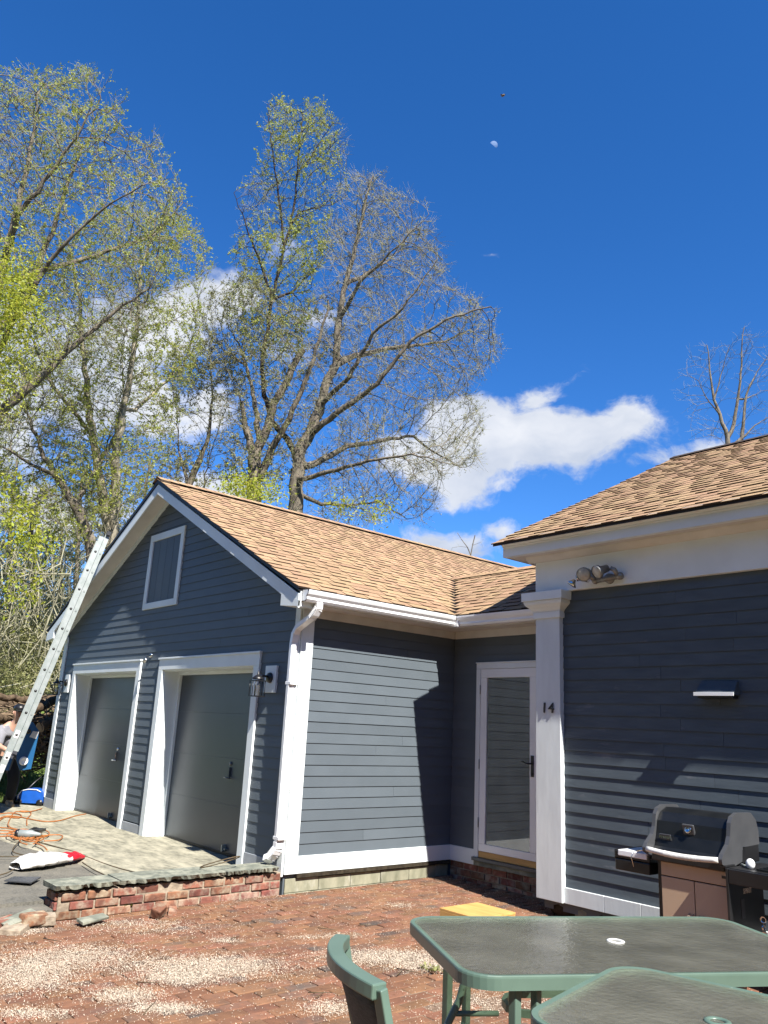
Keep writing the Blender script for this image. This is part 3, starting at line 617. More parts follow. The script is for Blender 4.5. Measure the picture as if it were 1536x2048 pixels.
MB().box(1.690, XE, D3+.012, YS+.01, 3.236, 3.60).build('frieze', M['white'], house, .003)
MB().prism([(1.62, D3+.012, 3.545), (1.62, D3-.01, 3.552), (1.62, D3-.055, 3.59), (1.62, D3-.06, 3.602), (1.62, D3+.012, 3.602)], (XE-1.62, 0, 0)).build('bed_moulding', M['soffit'], house)
MB().box(1.474, XE, 1.40, D3+.1, 3.603, 3.62).box(1.474, 1.75, 1.40, 2.4, 3.604, 3.619).build('soffit', M['soffit'], house)
pf = [(1.391, 3.600), (1.391, 3.690), (1.380, 3.694), (1.378, 3.706), (1.366, 3.716), (1.350, 3.738), (1.346, 3.755), (1.346, 3.762), (1.45, 3.762), (1.45, 3.600)]
MB().prism([(1.46, y, z) for y, z in pf], (XE-1.46, 0, 0)).build('cornice', M['white'], house)
q = MB(); pf2 = [(1.450, 3.600), (1.450, 3.690), (1.449, 3.694), (1.435, 3.716), (1.419, 3.738), (1.415, 3.762), (1.459, 3.762), (1.459, 3.600)]
q.prism([(x, 1.3925, z) for x, z in pf2], (0, 1.0, 0)); q.build('cornice_return', M['white'], house)
zt = lambda y: 3.748+SL*(y-1.341)
MB().prism([(1.43, 1.5, zt(1.5)-.16), (1.43, 5.02, zt(5.02)-.16), (1.43, 5.02, zt(5.02)-.03), (1.43, 1.5, zt(1.5)-.03)], (.03, 0, 0)).build('rake_board', M['white'], house)
q = MB(); q.prism([(1.372, 1.325, zt(1.325)), (1.372, 5.03, zt(5.03)), (1.372, 5.03, zt(5.03)-.05), (1.372, 1.325, zt(1.325)-.028)], (XE+.3-1.372, 0, 0)); q.prism([(1.372, 5.031, zt(5.03)), (1.372, 8.8, zt(5.03)-3.77*SL), (1.372, 8.8, zt(5.03)-3.77*SL-.05), (1.372, 5.031, zt(5.03)-.05)], (XE+.3-1.372, 0, 0))
roof_h = q.build('roof', M['drip'], house)
shingles(roof_h, (0, 1.312, zt(1.312)+.002), (1, 0, 0), (0, cs, sn), (0, -sn, cs), (5.03-1.312)/cs, lambda d: (1.362, XE+.2), seed=13, tk=.85)
q = MB(); x = 1.36
while x < XE:
    a = Vector((x, 5.03, zt(5.03)+.030))
    for sy in (-1, 1): q.add([a, a+Vector((0, sy*.14*cs, -.14*sn)), a+Vector((.3, sy*.14*cs, -.14*sn-.006)), a+Vector((.3, 0, -.006))], [(0, 1, 2, 3)], 0)
    q.add([a+Vector((0, -.14*cs, -.14*sn)), a+Vector((0, -.14*cs, -.14*sn-.03)), a+Vector((.3, -.14*cs, -.14*sn-.03)), a+Vector((.3, -.14*cs, -.14*sn-.006))], [(0, 1, 2, 3)], 1); x += .145
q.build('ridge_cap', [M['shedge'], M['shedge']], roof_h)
# stone footing below the house
q = MB().box(1.8, XE, YS+.06, YS+.4, .1, .47).build('foundation', M['darkstone'], house)
x = 1.75
while x < 4.6:
    l = rnd.uniform(.14, .3); MB().ball((x+l/2, YS+.07, .41), l*.52, .07, .075, 8, 5).build('foundation_stone', M['darkstone'] if rnd.random() < .7 else M['block'], q); x += l
# house number
def text_mesh(name, s, size, ext, material, parent, mtx, bold=0.0):
    c = bpy.data.curves.new(name, 'FONT'); c.body = s; c.size = size; c.extrude = ext; c.offset = bold; c.resolution_u = 3; c.align_x = 'CENTER'; c.align_y = 'CENTER'
    o = bpy.data.objects.new(name+'_tmp', c); me = bpy.data.meshes.new_from_object(o); bpy.data.objects.remove(o); bpy.data.curves.remove(c)
    me.name = name; me.materials.clear(); me.materials.append(material); o = bpy.data.objects.new(name, me); COL.objects.link(o)
    if parent: o.parent = parent; o.matrix_parent_inverse = WI.get(parent.name, Matrix.Identity(4))
    o.matrix_basis = mtx; return o
wallm = lambda x, y, z: Matrix.Translation((x, y, z)) @ Matrix.Rotation(pi/2, 4, 'X') @ Matrix.Shear('XY', 4, (.12, 0))
text_mesh('house_numeral', '1', .135, .007, M['numeral'], pl, wallm(1.808, D3-.008, 2.135))
text_mesh('house_numeral', '4', .135, .007, M['numeral'], pl, wallm(1.888, D3-.008, 2.135))
# dryer vent hood
t = thing('vent_hood', 'slate painted metal vent hood on the house wall above the grill', 'vent', (3.5, YS, 2.3))
q = MB(); x0, x1 = 3.345, 3.665
q.hexa([(x0, YS-.125, 2.262), (x1, YS-.125, 2.262), (x1, YS-.008, 2.262), (x0, YS-.008, 2.262), (x0+.01, YS-.02, 2.375), (x1-.01, YS-.02, 2.375), (x1-.01, YS-.008, 2.375), (x0+.01, YS-.008, 2.375)]); q.build('hood', M['old_siding'], t, .003)
MB().box(x0-.004, x1+.004, YS-.131, YS-.1255, 2.252, 2.280).build('lip', M['metalwhite'], t, .001)
MB().box(x0+.02, x1-.02, YS-.11, YS-.01, 2.235, 2.2605).build('flap', M['black'], t)
# floodlight
def lamp(t, c, ax, r, l):
    ax = Vector(ax).normalized(); c = Vector(c)
    h = MB().lathe(c, ax, [(-l*.55, 0), (-l*.55, r*.55), (0, r*.62), (l*.3, r*.98), (l*.55, r), (l*.56, r*.93)], 16).build('lamp_head', M['oldmetal'], t)
    MB().lathe(c, ax, [(l*.52, r*.9), (l*.60, r*.6), (l*.63, 0)], 16).build('lens', M['lens'], h)
t = thing('floodlight', 'weathered twin floodlight with a motion sensor on the white frieze of the house', 'floodlight', (2.5, D3, 3.33))
Yf = D3-.0
q = MB(); q.tube([(2.42, Yf-.03, 3.285), (2.55, Yf-.03, 3.30), (2.68, Yf-.03, 3.305)], .026, 8); q.ball((2.68, Yf-.035, 3.305), .038, .035, .036); q.ball((2.42, Yf-.035, 3.285), .03, .035, .03); q.lathe((2.55, Yf+.012, 3.30), (0, -1, 0), [(0, .05), (.03, .045), (.035, 0)], 12)
q.tube([(2.67, Yf-.05, 3.31), (2.66, Yf-.09, 3.355), (2.63, Yf-.10, 3.37)], .022, 7); q.tube([(2.42, Yf-.05, 3.29), (2.40, Yf-.09, 3.34)], .024, 7); q.build('base', M['oldmetal'], t)
lamp(t, (2.565, Yf-.145, 3.352), (-.25, -.75, -.35), .062, .12)
lamp(t, (2.385, Yf-.135, 3.345), (.25, -.8, -.30), .066, .13)
q = MB(); q.tube([(2.36, Yf-.05, 3.30), (2.29, Yf-.07, 3.325), (2.255, Yf-.10, 3.315)], .030, 7); q.lathe((2.25, Yf-.11, 3.305), (-.5, -.3, -.8), [(0, .012), (.03, .03), (.06, .052), (.065, .04)], 12); q.build('motion_sensor', M['chrome'], t)

# ================================================================== low retaining wall
rw = thing('retaining_wall', 'crumbling low red brick wall with bluestone caps beside the driveway', 'wall', (-.1, -1.05, PZ))
MB().box(-.21, -.007, -2.072, -.02, .2, .535).build('mortar_core', M['mortar'], rw, .004)
for r_ in range(3):
    z = .335+r_*.0665; y = -2.085+(0, .1, .03)[r_]; first = True
    while y < -.05:
        L_ = .2; y1 = min(y+L_, -.02); 
        if r_ == 2 and rnd.random() < .12: y += .205; continue
        o = rnd.uniform(-.004, .016); tl = rnd.uniform(-.006, .006); q = MB(); hx = .005
        q.hexa([(-.12, y+.005, z+.004), (.0+o, y+.005+tl*.2, z+.004), (.0+o+tl, y1-.005, z+.004+tl*.4), (-.12, y1-.005, z+.004), (-.12, y+.005, z+.060), (.0+o-tl*.5, y+.005, z+.060+tl*.4), (.0+o, y1-.005-abs(tl), z+.059), (-.12, y1-.005, z+.060)])
        q.build('brick', M['brick'], rw, .006); y += .206
    for x in (-.19, -.07):
        MB().box(x-.05, x+.05, -2.095+rnd.uniform(0, .015), -2.0, z+.004, z+.06).build('brick', M['brick'], rw, .006)
yb = [-2.125, -1.60, -.62, -.06]
for i, (a, b2) in enumerate(zip(yb, yb[1:])):
    q = MB(); n = 34 if i else 22; top = []; bot = []; r = random.Random(i+20)
    for j in range(n+1):
        y = a+.006+(b2-a-.012)*j/n; xo = .050+r.uniform(-.010, .008)+.006*sin(j*.9+i)-(.02 if j in (0, n) else 0); top.append((xo, y, .590+r.uniform(-.002, .002))); bot.append((xo-r.uniform(.0, .030), y+r.uniform(-.004, .004), .560+r.uniform(-.006, .006)))
    xi = -.25; zt0 = .591+.006*(i == 1)
    vs = top+bot+[(xi, y, zt0) for _, y, _ in top]+[(xi, y, .55) for _, y, _ in bot]; k = n+1; fs = []
    for j in range(n): fs += [(j, j+1, k+j+1, k+j), (2*k+j+1, 2*k+j, 3*k+j, 3*k+j+1), (j+1, j, 2*k+j, 2*k+j+1), (k+j, k+j+1, 3*k+j+1, 3*k+j)]
    fs += [(0, k, 3*k, 2*k), (n, 2*k+n, 3*k+n, k+n)]
    q.add(vs, fs); q.build('cap_stone', M['bluestone'], rw)
# ================================================================== loose masonry on the patio edge
def rubble(name, label, cat, c, size, material, rot, group=None, seed=0):
    r = random.Random(seed); q = MB(); hx, hy, hz = [s/2 for s in size]; vs = []
    for z in (-hz, hz):
        for x, y in ((-hx, -hy), (hx, -hy), (hx, hy), (-hx, hy)): vs.append((x*r.uniform(.85, 1.08), y*r.uniform(.85, 1.08), z*r.uniform(.85, 1.1)))
    o = q.hexa(vs).build(name, material, None, min(size)*.12); o.matrix_world = Matrix.Translation(c) @ Matrix.Rotation(rot[2], 4, 'Z') @ Matrix.Rotation(rot[0], 4, 'X') @ Matrix.Rotation(rot[1], 4, 'Y'); tag(o, label, cat, group); return o
rubble('loose_brick', 'loose pale topped brick, the taller of two left of the low brick wall', 'brick', onp(66, 1838, 2, PZ+.055), (.11, .20, .085), M['brick'], (0, 0, .15), seed=1)
rubble('loose_brick', 'sandy loose brick touching the left end of the low brick wall', 'brick', onp(92, 1838, 2, PZ+.045), (.10, .14, .08), M['mortar'], (0, .05, -.2), seed=2)
rubble('broken_slab', 'flat broken pale stone slab lying in front of the low brick wall', 'stone', onp(185, 1838, 2, PZ+.03), (.10, .22, .022), M['bluestone'], (.06, .12, .2), seed=3)
rubble('brick_chunk', 'rough red brick chunk fallen at the foot of the low wall', 'brick', onp(316, 1822, 2, PZ+.045), (.09, .12, .085), M['brick'], (.3, .3, .6), seed=4)
rubble('brick_chunk', 'small brick fragment beside the fallen chunk at the low wall', 'brick', onp(345, 1822, 2, PZ+.02), (.07, .11, .035), M['brick'], (.2, .1, 1.1), seed=5)
rubble('loose_brick', 'red brick half buried in rubble at the left edge of the photo', 'brick', onp(10, 1846, 2, PZ+.03), (.10, .16, .07), M['brick'], (.1, 0, .4), seed=6)
rubble('broken_slab', 'sloping grey concrete lump behind the loose bricks', 'stone', onp(38, 1840, 2, PZ+.05), (.14, .26, .05), M['bluestone'], (.2, .15, .3), seed=7)
rubble('mortar_lump', 'pale crumbling mortar lump among the loose bricks', 'stone', onp(30, 1856, 2, PZ+.02), (.16, .22, .05), M['mortar'], (.1, .1, .9), seed=8)

# chips and grit strewn over the bricks
r = np.random.RandomState(5); pts = []
def patch(u, v, su, sv, n):
    c = onp(u, v, 2, PZ); e1 = onp(u+su, v, 2, PZ)-c; e2 = onp(u, v+sv, 2, PZ)-c
    n = int(n*6.2); g = np.clip(r.randn(n, 2)*.62, -2.2, 2.2); pts.append(np.array(c)[None]+g[:, :1]*np.array(e1)+g[:, 1:]*np.array(e2))
for a in ((60, 1945, 90, 34, 2600), (160, 1915, 110, 22, 1500), (410, 1938, 130, 20, 3400), (360, 1958, 60, 12, 1000), (250, 1992, 60, 14, 700), (330, 2020, 60, 10, 700), (780, 1918, 110, 15, 2800), (860, 1935, 60, 10, 800), (450, 1884, 26, 5, 160), (800, 1814, 24, 4, 120), (690, 1872, 40, 5, 120), (620, 1877, 40, 4, 90), (300, 1858, 110, 14, 350), (500, 1790, 60, 10, 260), (30, 1860, 50, 8, 600), (250, 1845, 120, 6, 300), (660, 2015, 50, 14, 400), (60, 2030, 70, 12, 400), (1110, 2010, 60, 10, 250), (950, 2000, 60, 20, 300)): patch(*a)
for _ in range(16000):
    pass
bgp = np.stack([r.uniform(.02, 4.6, 30000), r.uniform(-3.6, 2.1, 30000)], 1)
pts.append(np.concatenate([bgp, np.full((30000, 1), PZ)], 1))
P_ = np.concatenate(pts); P_ = P_[(P_[:, 0] > .02) & (P_[:, 1] < 2.15)]; n = len(P_)
P_[:, 2] = PZ+.006*np.sin(P_[:, 0]*1.7+P_[:, 1]*.8)+.005*np.sin(P_[:, 0]*3.1-P_[:, 1]*2.3)+r.uniform(.0025, .010, n)
th = r.uniform(0, 2*pi, n); L_ = r.uniform(.0010, .0031, n)*(1+2.2*(r.rand(n) < .04)); wd = r.uniform(.0007, .0016, n); tz = r.uniform(-.003, .003, n)
ex = np.stack([np.cos(th)*L_, np.sin(th)*L_, tz], 1); ey = np.stack([-np.sin(th)*wd, np.cos(th)*wd, r.uniform(-.002, .002, n)], 1)
V = np.stack([P_-ex-ey, P_+ex-ey*.6, P_+ex+ey, P_-ex+ey*.7], 1).reshape(-1, 3); Fq = np.arange(4*n).reshape(-1, 4)
o = bpy.data.objects.new('wood_chips', np_mesh('wood_chips', V, Fq, M['chips'])); COL.objects.link(o); tag(o, 'pale wood chips and grit strewn in drifts over the brick patio', 'debris', kind='stuff')
# twigs and dead leaves on the patio
q = MB()
for (u, v, l, a) in ((105, 1880, .16, .5), (385, 1746, .12, .2), (640, 1985, .14, 1.), (470, 1875, .10, 1.9), (820, 1942, .2, .35), (300, 2015, .22, 2.4), (640, 1990, .1, 2.), (655, 1858, .16, .6), (730, 1850, .12, 1.2), (560, 1868, .1, .1), (300, 1965, .15, .9), (800, 1945, .12, 2.1)):
    c = onp(u, v, 2, PZ+.012); q.tube([c-Vector((cos(a), sin(a), 0))*l/2, c+Vector((.01, -.01, .004)), c+Vector((cos(a), sin(a), .0))*l/2], [.0035, .003, .0015], 5)
tag(q.build('fallen_twigs', M['rope']), 'thin dark twigs scattered on the brick patio', 'twigs', kind='stuff')
def weeds(name, label, pxs, n, size, material, z, seed):
    r = random.Random(seed); q = MB()
    for (u, v) in pxs:
        c0 = onp(u, v, 2, z)
        for _ in range(n):
            c = c0+Vector((r.uniform(-.05, .05), r.uniform(-.05, .05), r.uniform(0, .02))); a = r.uniform(0, 2*pi); l = size*r.uniform(.5, 1); d = Vector((cos(a), sin(a), r.uniform(.2, 1.2))).normalized(); s = Vector((-sin(a), cos(a), 0))*l*.28
            q.add([c, c+d*l*.5+s, c+d*l, c+d*l*.5-s], [(0, 1, 2, 3)])
    return tag(q.build(name, material), label, 'weeds', kind='stuff')
weeds('weeds', 'small bright green weeds rooted at the foot of the low brick wall', [(205, 1812), (212, 1816), (198, 1815), (250, 1814)], 26, .045, M['leaf'], PZ+.03, 3)
weeds('sprig', 'wilted green sprig lying in the pale chips on the patio', [(858, 1940), (868, 1943)], 24, .04, M['leaf_g'], PZ+.01, 4)

# raw pine box
t = thing('wooden_box', 'low raw yellow pine box lying on the patio behind the glass table', 'box', (1.69, .83, PZ))
x0, x1, y0, y1 = 1.475, 1.90, .60, 1.07; z0, z1 = PZ+.005, PZ+.10
for a in ((x0, x1, y0, y0+.02), (x0, x1, y1-.02, y1), (x0, x0+.02, y0+.021, y1-.021), (x1-.02, x1, y0+.021, y1-.021)): MB().box(*a, z0, z1-.019).build('side_board', M['wood'], t, .002)
for i in range(3):
    a = y0+i*(y1-y0)/3; MB().box(x0-.004, x1+.004, a+.001, a+(y1-y0)/3-.001, z1-.018, z1).build('top_board', M['wood'], t, .002)

# things on the driveway
t = thing('plastic_bag', 'crumpled long white plastic bag with a red printed end lying on the driveway', 'bag', onp(100, 1730, 2, DZ))
A = onp(30, 1738, 2, DZ); B = onp(168, 1716, 2, DZ+.01)
def crumple(a, b2, wdt, h, seed, nseg=16, nn=12, tap=lambda t: sin(pi*min(1, max(0, t)))**.5):
    r = random.Random(seed); q = MB(); ax = (b2-a); sd_ = Vector((-ax.y, ax.x, 0)).normalized(); V = []; Fs = []
    for i in range(nseg+1):
        t = i/nseg; c = a+ax*t; k = max(.06, tap(t)); 
        for j in range(nn):
            th = 2*pi*j/nn; rr = 1+r.uniform(-.20, .20); V.append(c+sd_*cos(th)*wdt*k*rr+Vector((0, 0, max(0., (.42+.58*sin(th)))*h*k*rr)))
    for i in range(nseg):
        for j in range(nn): Fs.append((i*nn+j, i*nn+(j+1) % nn, (i+1)*nn+(j+1) % nn, (i+1)*nn+j))
    return q.add(V, Fs, 0, True)
mid = A.lerp(B, .70)
crumple(A, mid.lerp(B, .1), .17, .10, 3, tap=lambda t: (sin(pi*(t*.75+.12)))**.6).build('bag_body', M['bag'], t)
crumple(A.lerp(B, .5)+Vector((.08, -.05, .01)), B, .085, .075, 5).build('bag_end', M['bagred'], t)
t = tag(MB().prism([onp(u, v, 2, DZ+.004) for u, v in ((8, 1763), (28, 1755), (82, 1756), (62, 1767))], (0, 0, .010)).build('drain_plate', M['plastic_grey'], None, .003), 'flat dark grey square plate lying on the asphalt below the plastic bag', 'plate')
# nail gun
c = onp(58, 1668, 2, DZ+.06); t = thing('nail_gun', 'silver and black air tool lying in a tangle of orange hose', 'tool', c)
ax = HR; fw2 = HF
MB().lathe(c-ax*.13, ax, [(0, .0), (.0, .035), (.03, .045), (.16, .045), (.20, .03), (.26, .018), (.27, 0)], 12).build('body', M['alu'], t)
MB().tube([c-ax*.02+Vector((0, 0, .02)), c+fw2*.12+Vector((0, 0, .04)), c+fw2*.20+Vector((0, 0, .03))], .022, 8).build('grip', M['black'], t)
MB().obox(c+ax*.06+fw2*.1+Vector((0, 0, .03)), ax*.05, fw2*.10, Vector((0, 0, .015))).build('magazine', M['black'], t)
MB().lathe(c-ax*.15, ax, [(0, .0), (0, .04), (.03, .05), (.04, .04)], 12).build('end_cap', M['black'], t)
# hoses and cords
def hose(name, label, runs, rad, material, z=DZ+.014, cat='hose'):
    q = MB()
    for run in runs:
        P0 = [onp(u, v, 2, z) for u, v in run]; out = []
        for i in range(len(P0)-1):
            p0, p1, p2, p3 = P0[max(i-1, 0)], P0[i], P0[i+1], P0[min(i+2, len(P0)-1)]
            for k in range(6): t = k/6; out.append(.5*((2*p1)+(-p0+p2)*t+(2*p0-5*p1+4*p2-p3)*t*t+(-p0+3*p1-3*p2+p3)*t**3))
        out.append(P0[-1]); q.tube(out, rad, 6)
    return tag(q.build(name, material), label, cat)
hose('air_hose', 'long orange air hose looped over the concrete apron to the left garage door', [[(172, 1628), (150, 1632), (120, 1641), (92, 1643), (70, 1640), (40, 1634), (15, 1632), (0, 1636)], [(0, 1628), (22, 1626), (42, 1630), (36, 1636), (12, 1634), (0, 1640)],
    [(84, 1617), (66, 1622), (50, 1624), (30, 1624), (20, 1638), (16, 1650), (24, 1656), (40, 1660)], [(54, 1650), (54, 1638), (62, 1628), (58, 1623), (40, 1622)]], .0075, M['cord'])
r = random.Random(7); runs = [[(0, 1655+6*i), (20, 1657+5*i), (44, 1662+3*i), (60, 1672+r.uniform(-4, 4))] for i in range(4)]
for i in range(7):
    cx, cy, a, b2 = 62+r.uniform(-22, 22), 1672+r.uniform(-6, 8), r.uniform(18, 34), r.uniform(5, 10); p0 = r.uniform(0, 6)
    runs.append([(cx+a*cos(p0+k*.7), cy+b2*sin(p0+k*.7)) for k in range(9)])
runs += [[(72, 1684), (84, 1662), (97, 1664), (95, 1672), (70, 1678)], [(60, 1676), (100, 1670), (124, 1671), (118, 1680), (88, 1682)], [(70, 1686), (86, 1692), (94, 1700)]]
hose('hose_tangle', 'tangled coil of orange hose around the air tool on the driveway', runs, .007, M['cord'], DZ+.03)
for lb, run in (('thin brown cord running over the apron from the bag to the cap stones', [(168, 1711), (200, 1724), (240, 1737), (281, 1747)]), ('short brown cord on the asphalt just below the longer cord', [(165, 1725), (185, 1738), (212, 1751)]), ('thin cord curling down left of the coil of orange hose', [(42, 1679), (28, 1694), (27, 1704), (50, 1711)]),
        ('straight thin cord left of the white plastic bag', [(0, 1713), (30, 1713), (55, 1712)]), ('thin cord leaving the pointed end of the white bag at the left edge', [(0, 1750), (16, 1745), (28, 1738)]), ('thin cord from the hose coil to the red end of the bag', [(75, 1683), (110, 1693), (150, 1704), (172, 1714)])):
    hose('power_cord', lb, [run], .006, M['rope'], cat='cord')['group'] = 'cords on the driveway'
c = Vector((-.10, -.62, .60)); q = MB(); q.tube([c+Vector((.11*cos(a*.45), .19*sin(a*.45), .05+.05*sin(a*.45+1))) for a in range(15)], .005, 6); tag(q.build('wire_loop', M['rope']), 'stiff wire loop lying on the cap stones of the low brick wall', 'wire')

# ================================================================== ladder leaning on the left rake
lad = thing('extension_ladder', 'silver aluminium extension ladder leaning on the left rake of the garage roof', 'ladder', (-5.2, -1.3, DZ))
La = onp(207, 1066, 0, -4.98); Lb = onp(15, 1512, 0, -4.98); dirn = (La-Lb).normalized(); foot = Lb+dirn*((DZ+.01-Lb.z)/dirn.z)
X1 = Vector((.966, -.259, 0)); nrm = dirn.cross(X1).normalized()
for k, (xo, lo_, hi_) in enumerate(((0, 0, .985), (-.40, 0, .985))):
    p0, p1 = foot+X1*xo, foot.lerp(La, hi_)+X1*xo
    q = MB(); mid_ = (p0+p1)/2; hl = (p1-p0)/2; q.obox(mid_, X1*.0035, hl, nrm*.036); q.obox(mid_+nrm*.034-X1*.012, X1*.0085, hl, nrm*.002); q.obox(mid_-nrm*.034-X1*.012, X1*.0085, hl, nrm*.002); q.build('rail', M['alu'], lad)
    p0, p1 = foot.lerp(La, .22)+X1*(xo-.022*(1 if xo == 0 else -1))+nrm*.074, La+X1*(xo-.022*(1 if xo == 0 else -1))+nrm*.074
    q = MB(); mid_ = (p0+p1)/2; hl = (p1-p0)/2; q.obox(mid_, X1*.0035, hl, nrm*.032); q.obox(mid_+nrm*.030-X1*.01, X1*.007, hl, nrm*.002); q.obox(mid_-nrm*.034-X1*.01, X1*.007, hl, nrm*.002); q.build('rail', M['alu'], lad)
Ltot = (La-foot).length; k = 0; s = .2
while s < Ltot-.05:
    c = foot+dirn*s
    if s < Ltot*.97: MB().tube([c-X1*.004, c-X1*.41], .017, 8).build('rung', M['alu'], lad)
    if s < Ltot*.97: MB().lathe(c+X1*.003, X1, [(0, .019), (.004, .018), (.0045, .0)], 10).build('rung_socket', M['black'], lad)
    if s > Ltot*.23: MB().tube([c+nrm*.074-X1*.012, c+nrm*.074-X1*.39], .015, 8).build('rung', M['alu'], lad)
    if False: MB().lathe(c+nrm*.074-X1*.008, X1, [(0, .018), (.004, .017), (.005, .01)], 10).build('rung_socket', M['black'], lad)
    s += .305
for xo in (0, -.40): MB().obox(foot+X1*xo+Vector((0, 0, .03)), X1*.03, Vector((0, .05, 0)), Vector((0, 0, .03))).build('foot', M['black'], lad)
MB().obox(La+nrm*.074-X1*.20+dirn*.02, X1*.23, dirn*.03, nrm*.03).build('top_stay', M['black'], lad)
for s in (.16, .20, .27): MB().obox(foot.lerp(La, s)+X1*.0055, X1*.0006, dirn*.05, nrm*.03).build('sticker', M['label'], lad)

# ================================================================== person behind the ladder
def skin_body(name, verts, edges, material, parent=None, sub=2):
    me = bpy.data.meshes.new(name); bmm = bmesh.new(); ly = bmm.verts.layers.skin.verify(); bv = []
    for i, v in enumerate(verts):
        x = bmm.verts.new(v[0]); x[ly].radius = v[1] if isinstance(v[1], tuple) else (v[1], v[1]); x[ly].use_root = (i == 0); bv.append(x)
    for i, j in edges: bmm.edges.new((bv[i], bv[j]))
    bmm.to_mesh(me); bmm.free(); me.materials.append(material); o = bpy.data.objects.new(name, me); link(o, parent)
    md = o.modifiers.new('skin', 'SKIN'); md.use_smooth_shade = True; s = o.modifiers.new('sub', 'SUBSURF'); s.levels = sub; s.render_levels = sub; return o
pb = Vector((-6.60, -.63, DZ-.02))
per = thing('person', 'person in grey shirt, black trousers and tan boots bending behind the ladder', 'person', pb)
pp = lambda x, y, z: (pb.x+x, pb.y+y, pb.z+z)       # faces +x (towards the ladder), bent forward
bodyv = [(pp(-.18, 0, .74), (.12, .15)), (pp(-.10, 0, .92), (.12, .15)), (pp(.02, 0, 1.10), (.12, .17)), (pp(.10, 0, 1.20), (.07, .12)), (pp(.15, 0, 1.26), .052), (pp(.19, 0, 1.33), .075), (pp(.20, 0, 1.40), .095), (pp(.18, 0, 1.47), .075),
    (pp(-.10, .10, .66), .085), (pp(.04, .13, .40), .062), (pp(-.02, .13, .10), .045), (pp(-.12, -.10, .66), .085), (pp(.02, -.14, .40), .062), (pp(-.10, -.14, .10), .045),
    (pp(.08, .18, 1.14), .055), (pp(.20, .22, .92), .042), (pp(.38, .16, .82), .034), (pp(.08, -.18, 1.14), .055), (pp(.22, -.22, .90), .042), (pp(.42, -.16, .86), .034)]
ed = [(0, 1), (1, 2), (2, 3), (3, 4), (4, 5), (5, 6), (6, 7), (0, 8), (8, 9), (9, 10), (0, 11), (11, 12), (12, 13), (3, 14), (14, 15), (15, 16), (3, 17), (17, 18), (18, 19)]
skin_body('body', bodyv, ed, M['skin'], per)
g_ = lambda i, e: (bodyv[i][0], tuple(x+e for x in (bodyv[i][1] if isinstance(bodyv[i][1], tuple) else (bodyv[i][1],)*2)))
skin_body('shirt', [g_(0, .01), g_(1, .022), g_(2, .022), g_(3, .02), (pp(.12, 0, 1.23), .06), g_(14, .022), g_(15, .016), g_(17, .022), g_(18, .016)], [(0, 1), (1, 2), (2, 3), (3, 4), (3, 5), (5, 6), (3, 7), (7, 8)], M['cloth'], per)
skin_body('trousers', [g_(0, .025), g_(8, .03), g_(9, .03), g_(10, .028), g_(11, .03), g_(12, .03), g_(13, .028)], [(0, 1), (1, 2), (2, 3), (0, 4), (4, 5), (5, 6)], M['trouser'], per)
for s, bx in ((.13, -.02), (-.14, -.10)):
    skin_body('boot', [(pp(bx, s, .14), .06), (pp(bx, s, .05), .062), (pp(bx+.10, s, .045), .052), (pp(bx+.19, s, .035), .042)], [(0, 1), (1, 2), (2, 3)], M['boot'], per)
    MB().box(pb.x+bx-.07, pb.x+bx+.24, pb.y+s-.055, pb.y+s+.055, pb.z-.0, pb.z+.02).build('boot_sole', M['rope'], per, .008)
q = MB().ball(pp(.19, 0, 1.455), .11, .092, .075, 12, 8); q.obox(pp(.30, 0, 1.43), (.06, 0, -.01), (0, .07, 0), (0, 0, .006)); q.build('cap', M['black'], per)
for s in (.085, -.085): MB().ball(pp(.20, s*1.02, 1.39), .018, .010, .028, 8, 6).build('ear', M['skin'], per)
MB().obox(pp(.295, 0, 1.385), (.016, 0, 0), (0, .011, 0), (0, 0, .018)).build('nose', M['skin'], per, .004)
for s in (.032, -.032): MB().ball(pp(.278, s, 1.405), .010, .013, .009, 8, 6).build('eye', M['black'], per)
MB().obox(pp(.286, 0, 1.352), (.006, 0, 0), (0, .024, 0), (0, 0, .004)).build('mouth', M['bagred'], per)
for s, h in ((1, Vector(pp(.38, .16, .82))), (-1, Vector(pp(.42, -.16, .86)))):
    for k in range(5):
        b0 = h+Vector((.02, s*-.01, .03-.018*k)); l = (.05, .075, .085, .078, .06)[k]
        dd = Vector((1, s*-.25, .25 if k == 0 else 0)); skin_body('finger', [(tuple(b0), .011), (tuple(b0+dd*l*.5), .010), (tuple(b0+dd*l*.8+Vector((0, s*-.03, 0))), .009)], [(0, 1), (1, 2)], M['skin'], per, 1)
# blue case
X0 = -5.95
cn = [onp(u, v, 0, X0) for u, v in ((44, 1443), (66, 1444), (78, 1462), (76, 1475), (62, 1538), (40, 1541), (33, 1520), (33, 1512))]
t = thing('blue_case', 'tall blue plastic case with white labels and a round white knob behind the ladder', 'case', (X0, -.5, .95))
q = MB().prism(cn, (-.09, .02, 0)); q.build('shell', M['blue'], t, .012)
cn2 = [onp(u, v, 0, X0+.004) for u, v in ((30, 1500), (46, 1440), (57, 1443), (20, 1541), (8, 1540))]
MB().prism([cn2[4], cn2[0], cn2[1], cn2[2], cn2[3]], (-.14, .02, 0)).build('side_shell', M['plastic_grey'], t, .008)
def decal(px4, name, material, dx=.012): MB().prism([onp(u, v, 0, X0+dx) for u, v in px4], (-.004, 0, 0)).build(name, material, t)
decal(((66, 1462), (78, 1464), (72, 1478), (59, 1474)), 'label', M['label']); decal(((42, 1455), (51, 1457), (50, 1464), (41, 1462)), 'label', M['label']); decal(((37, 1470), (47, 1472), (33, 1510), (23, 1506)), 'label', M['label'])
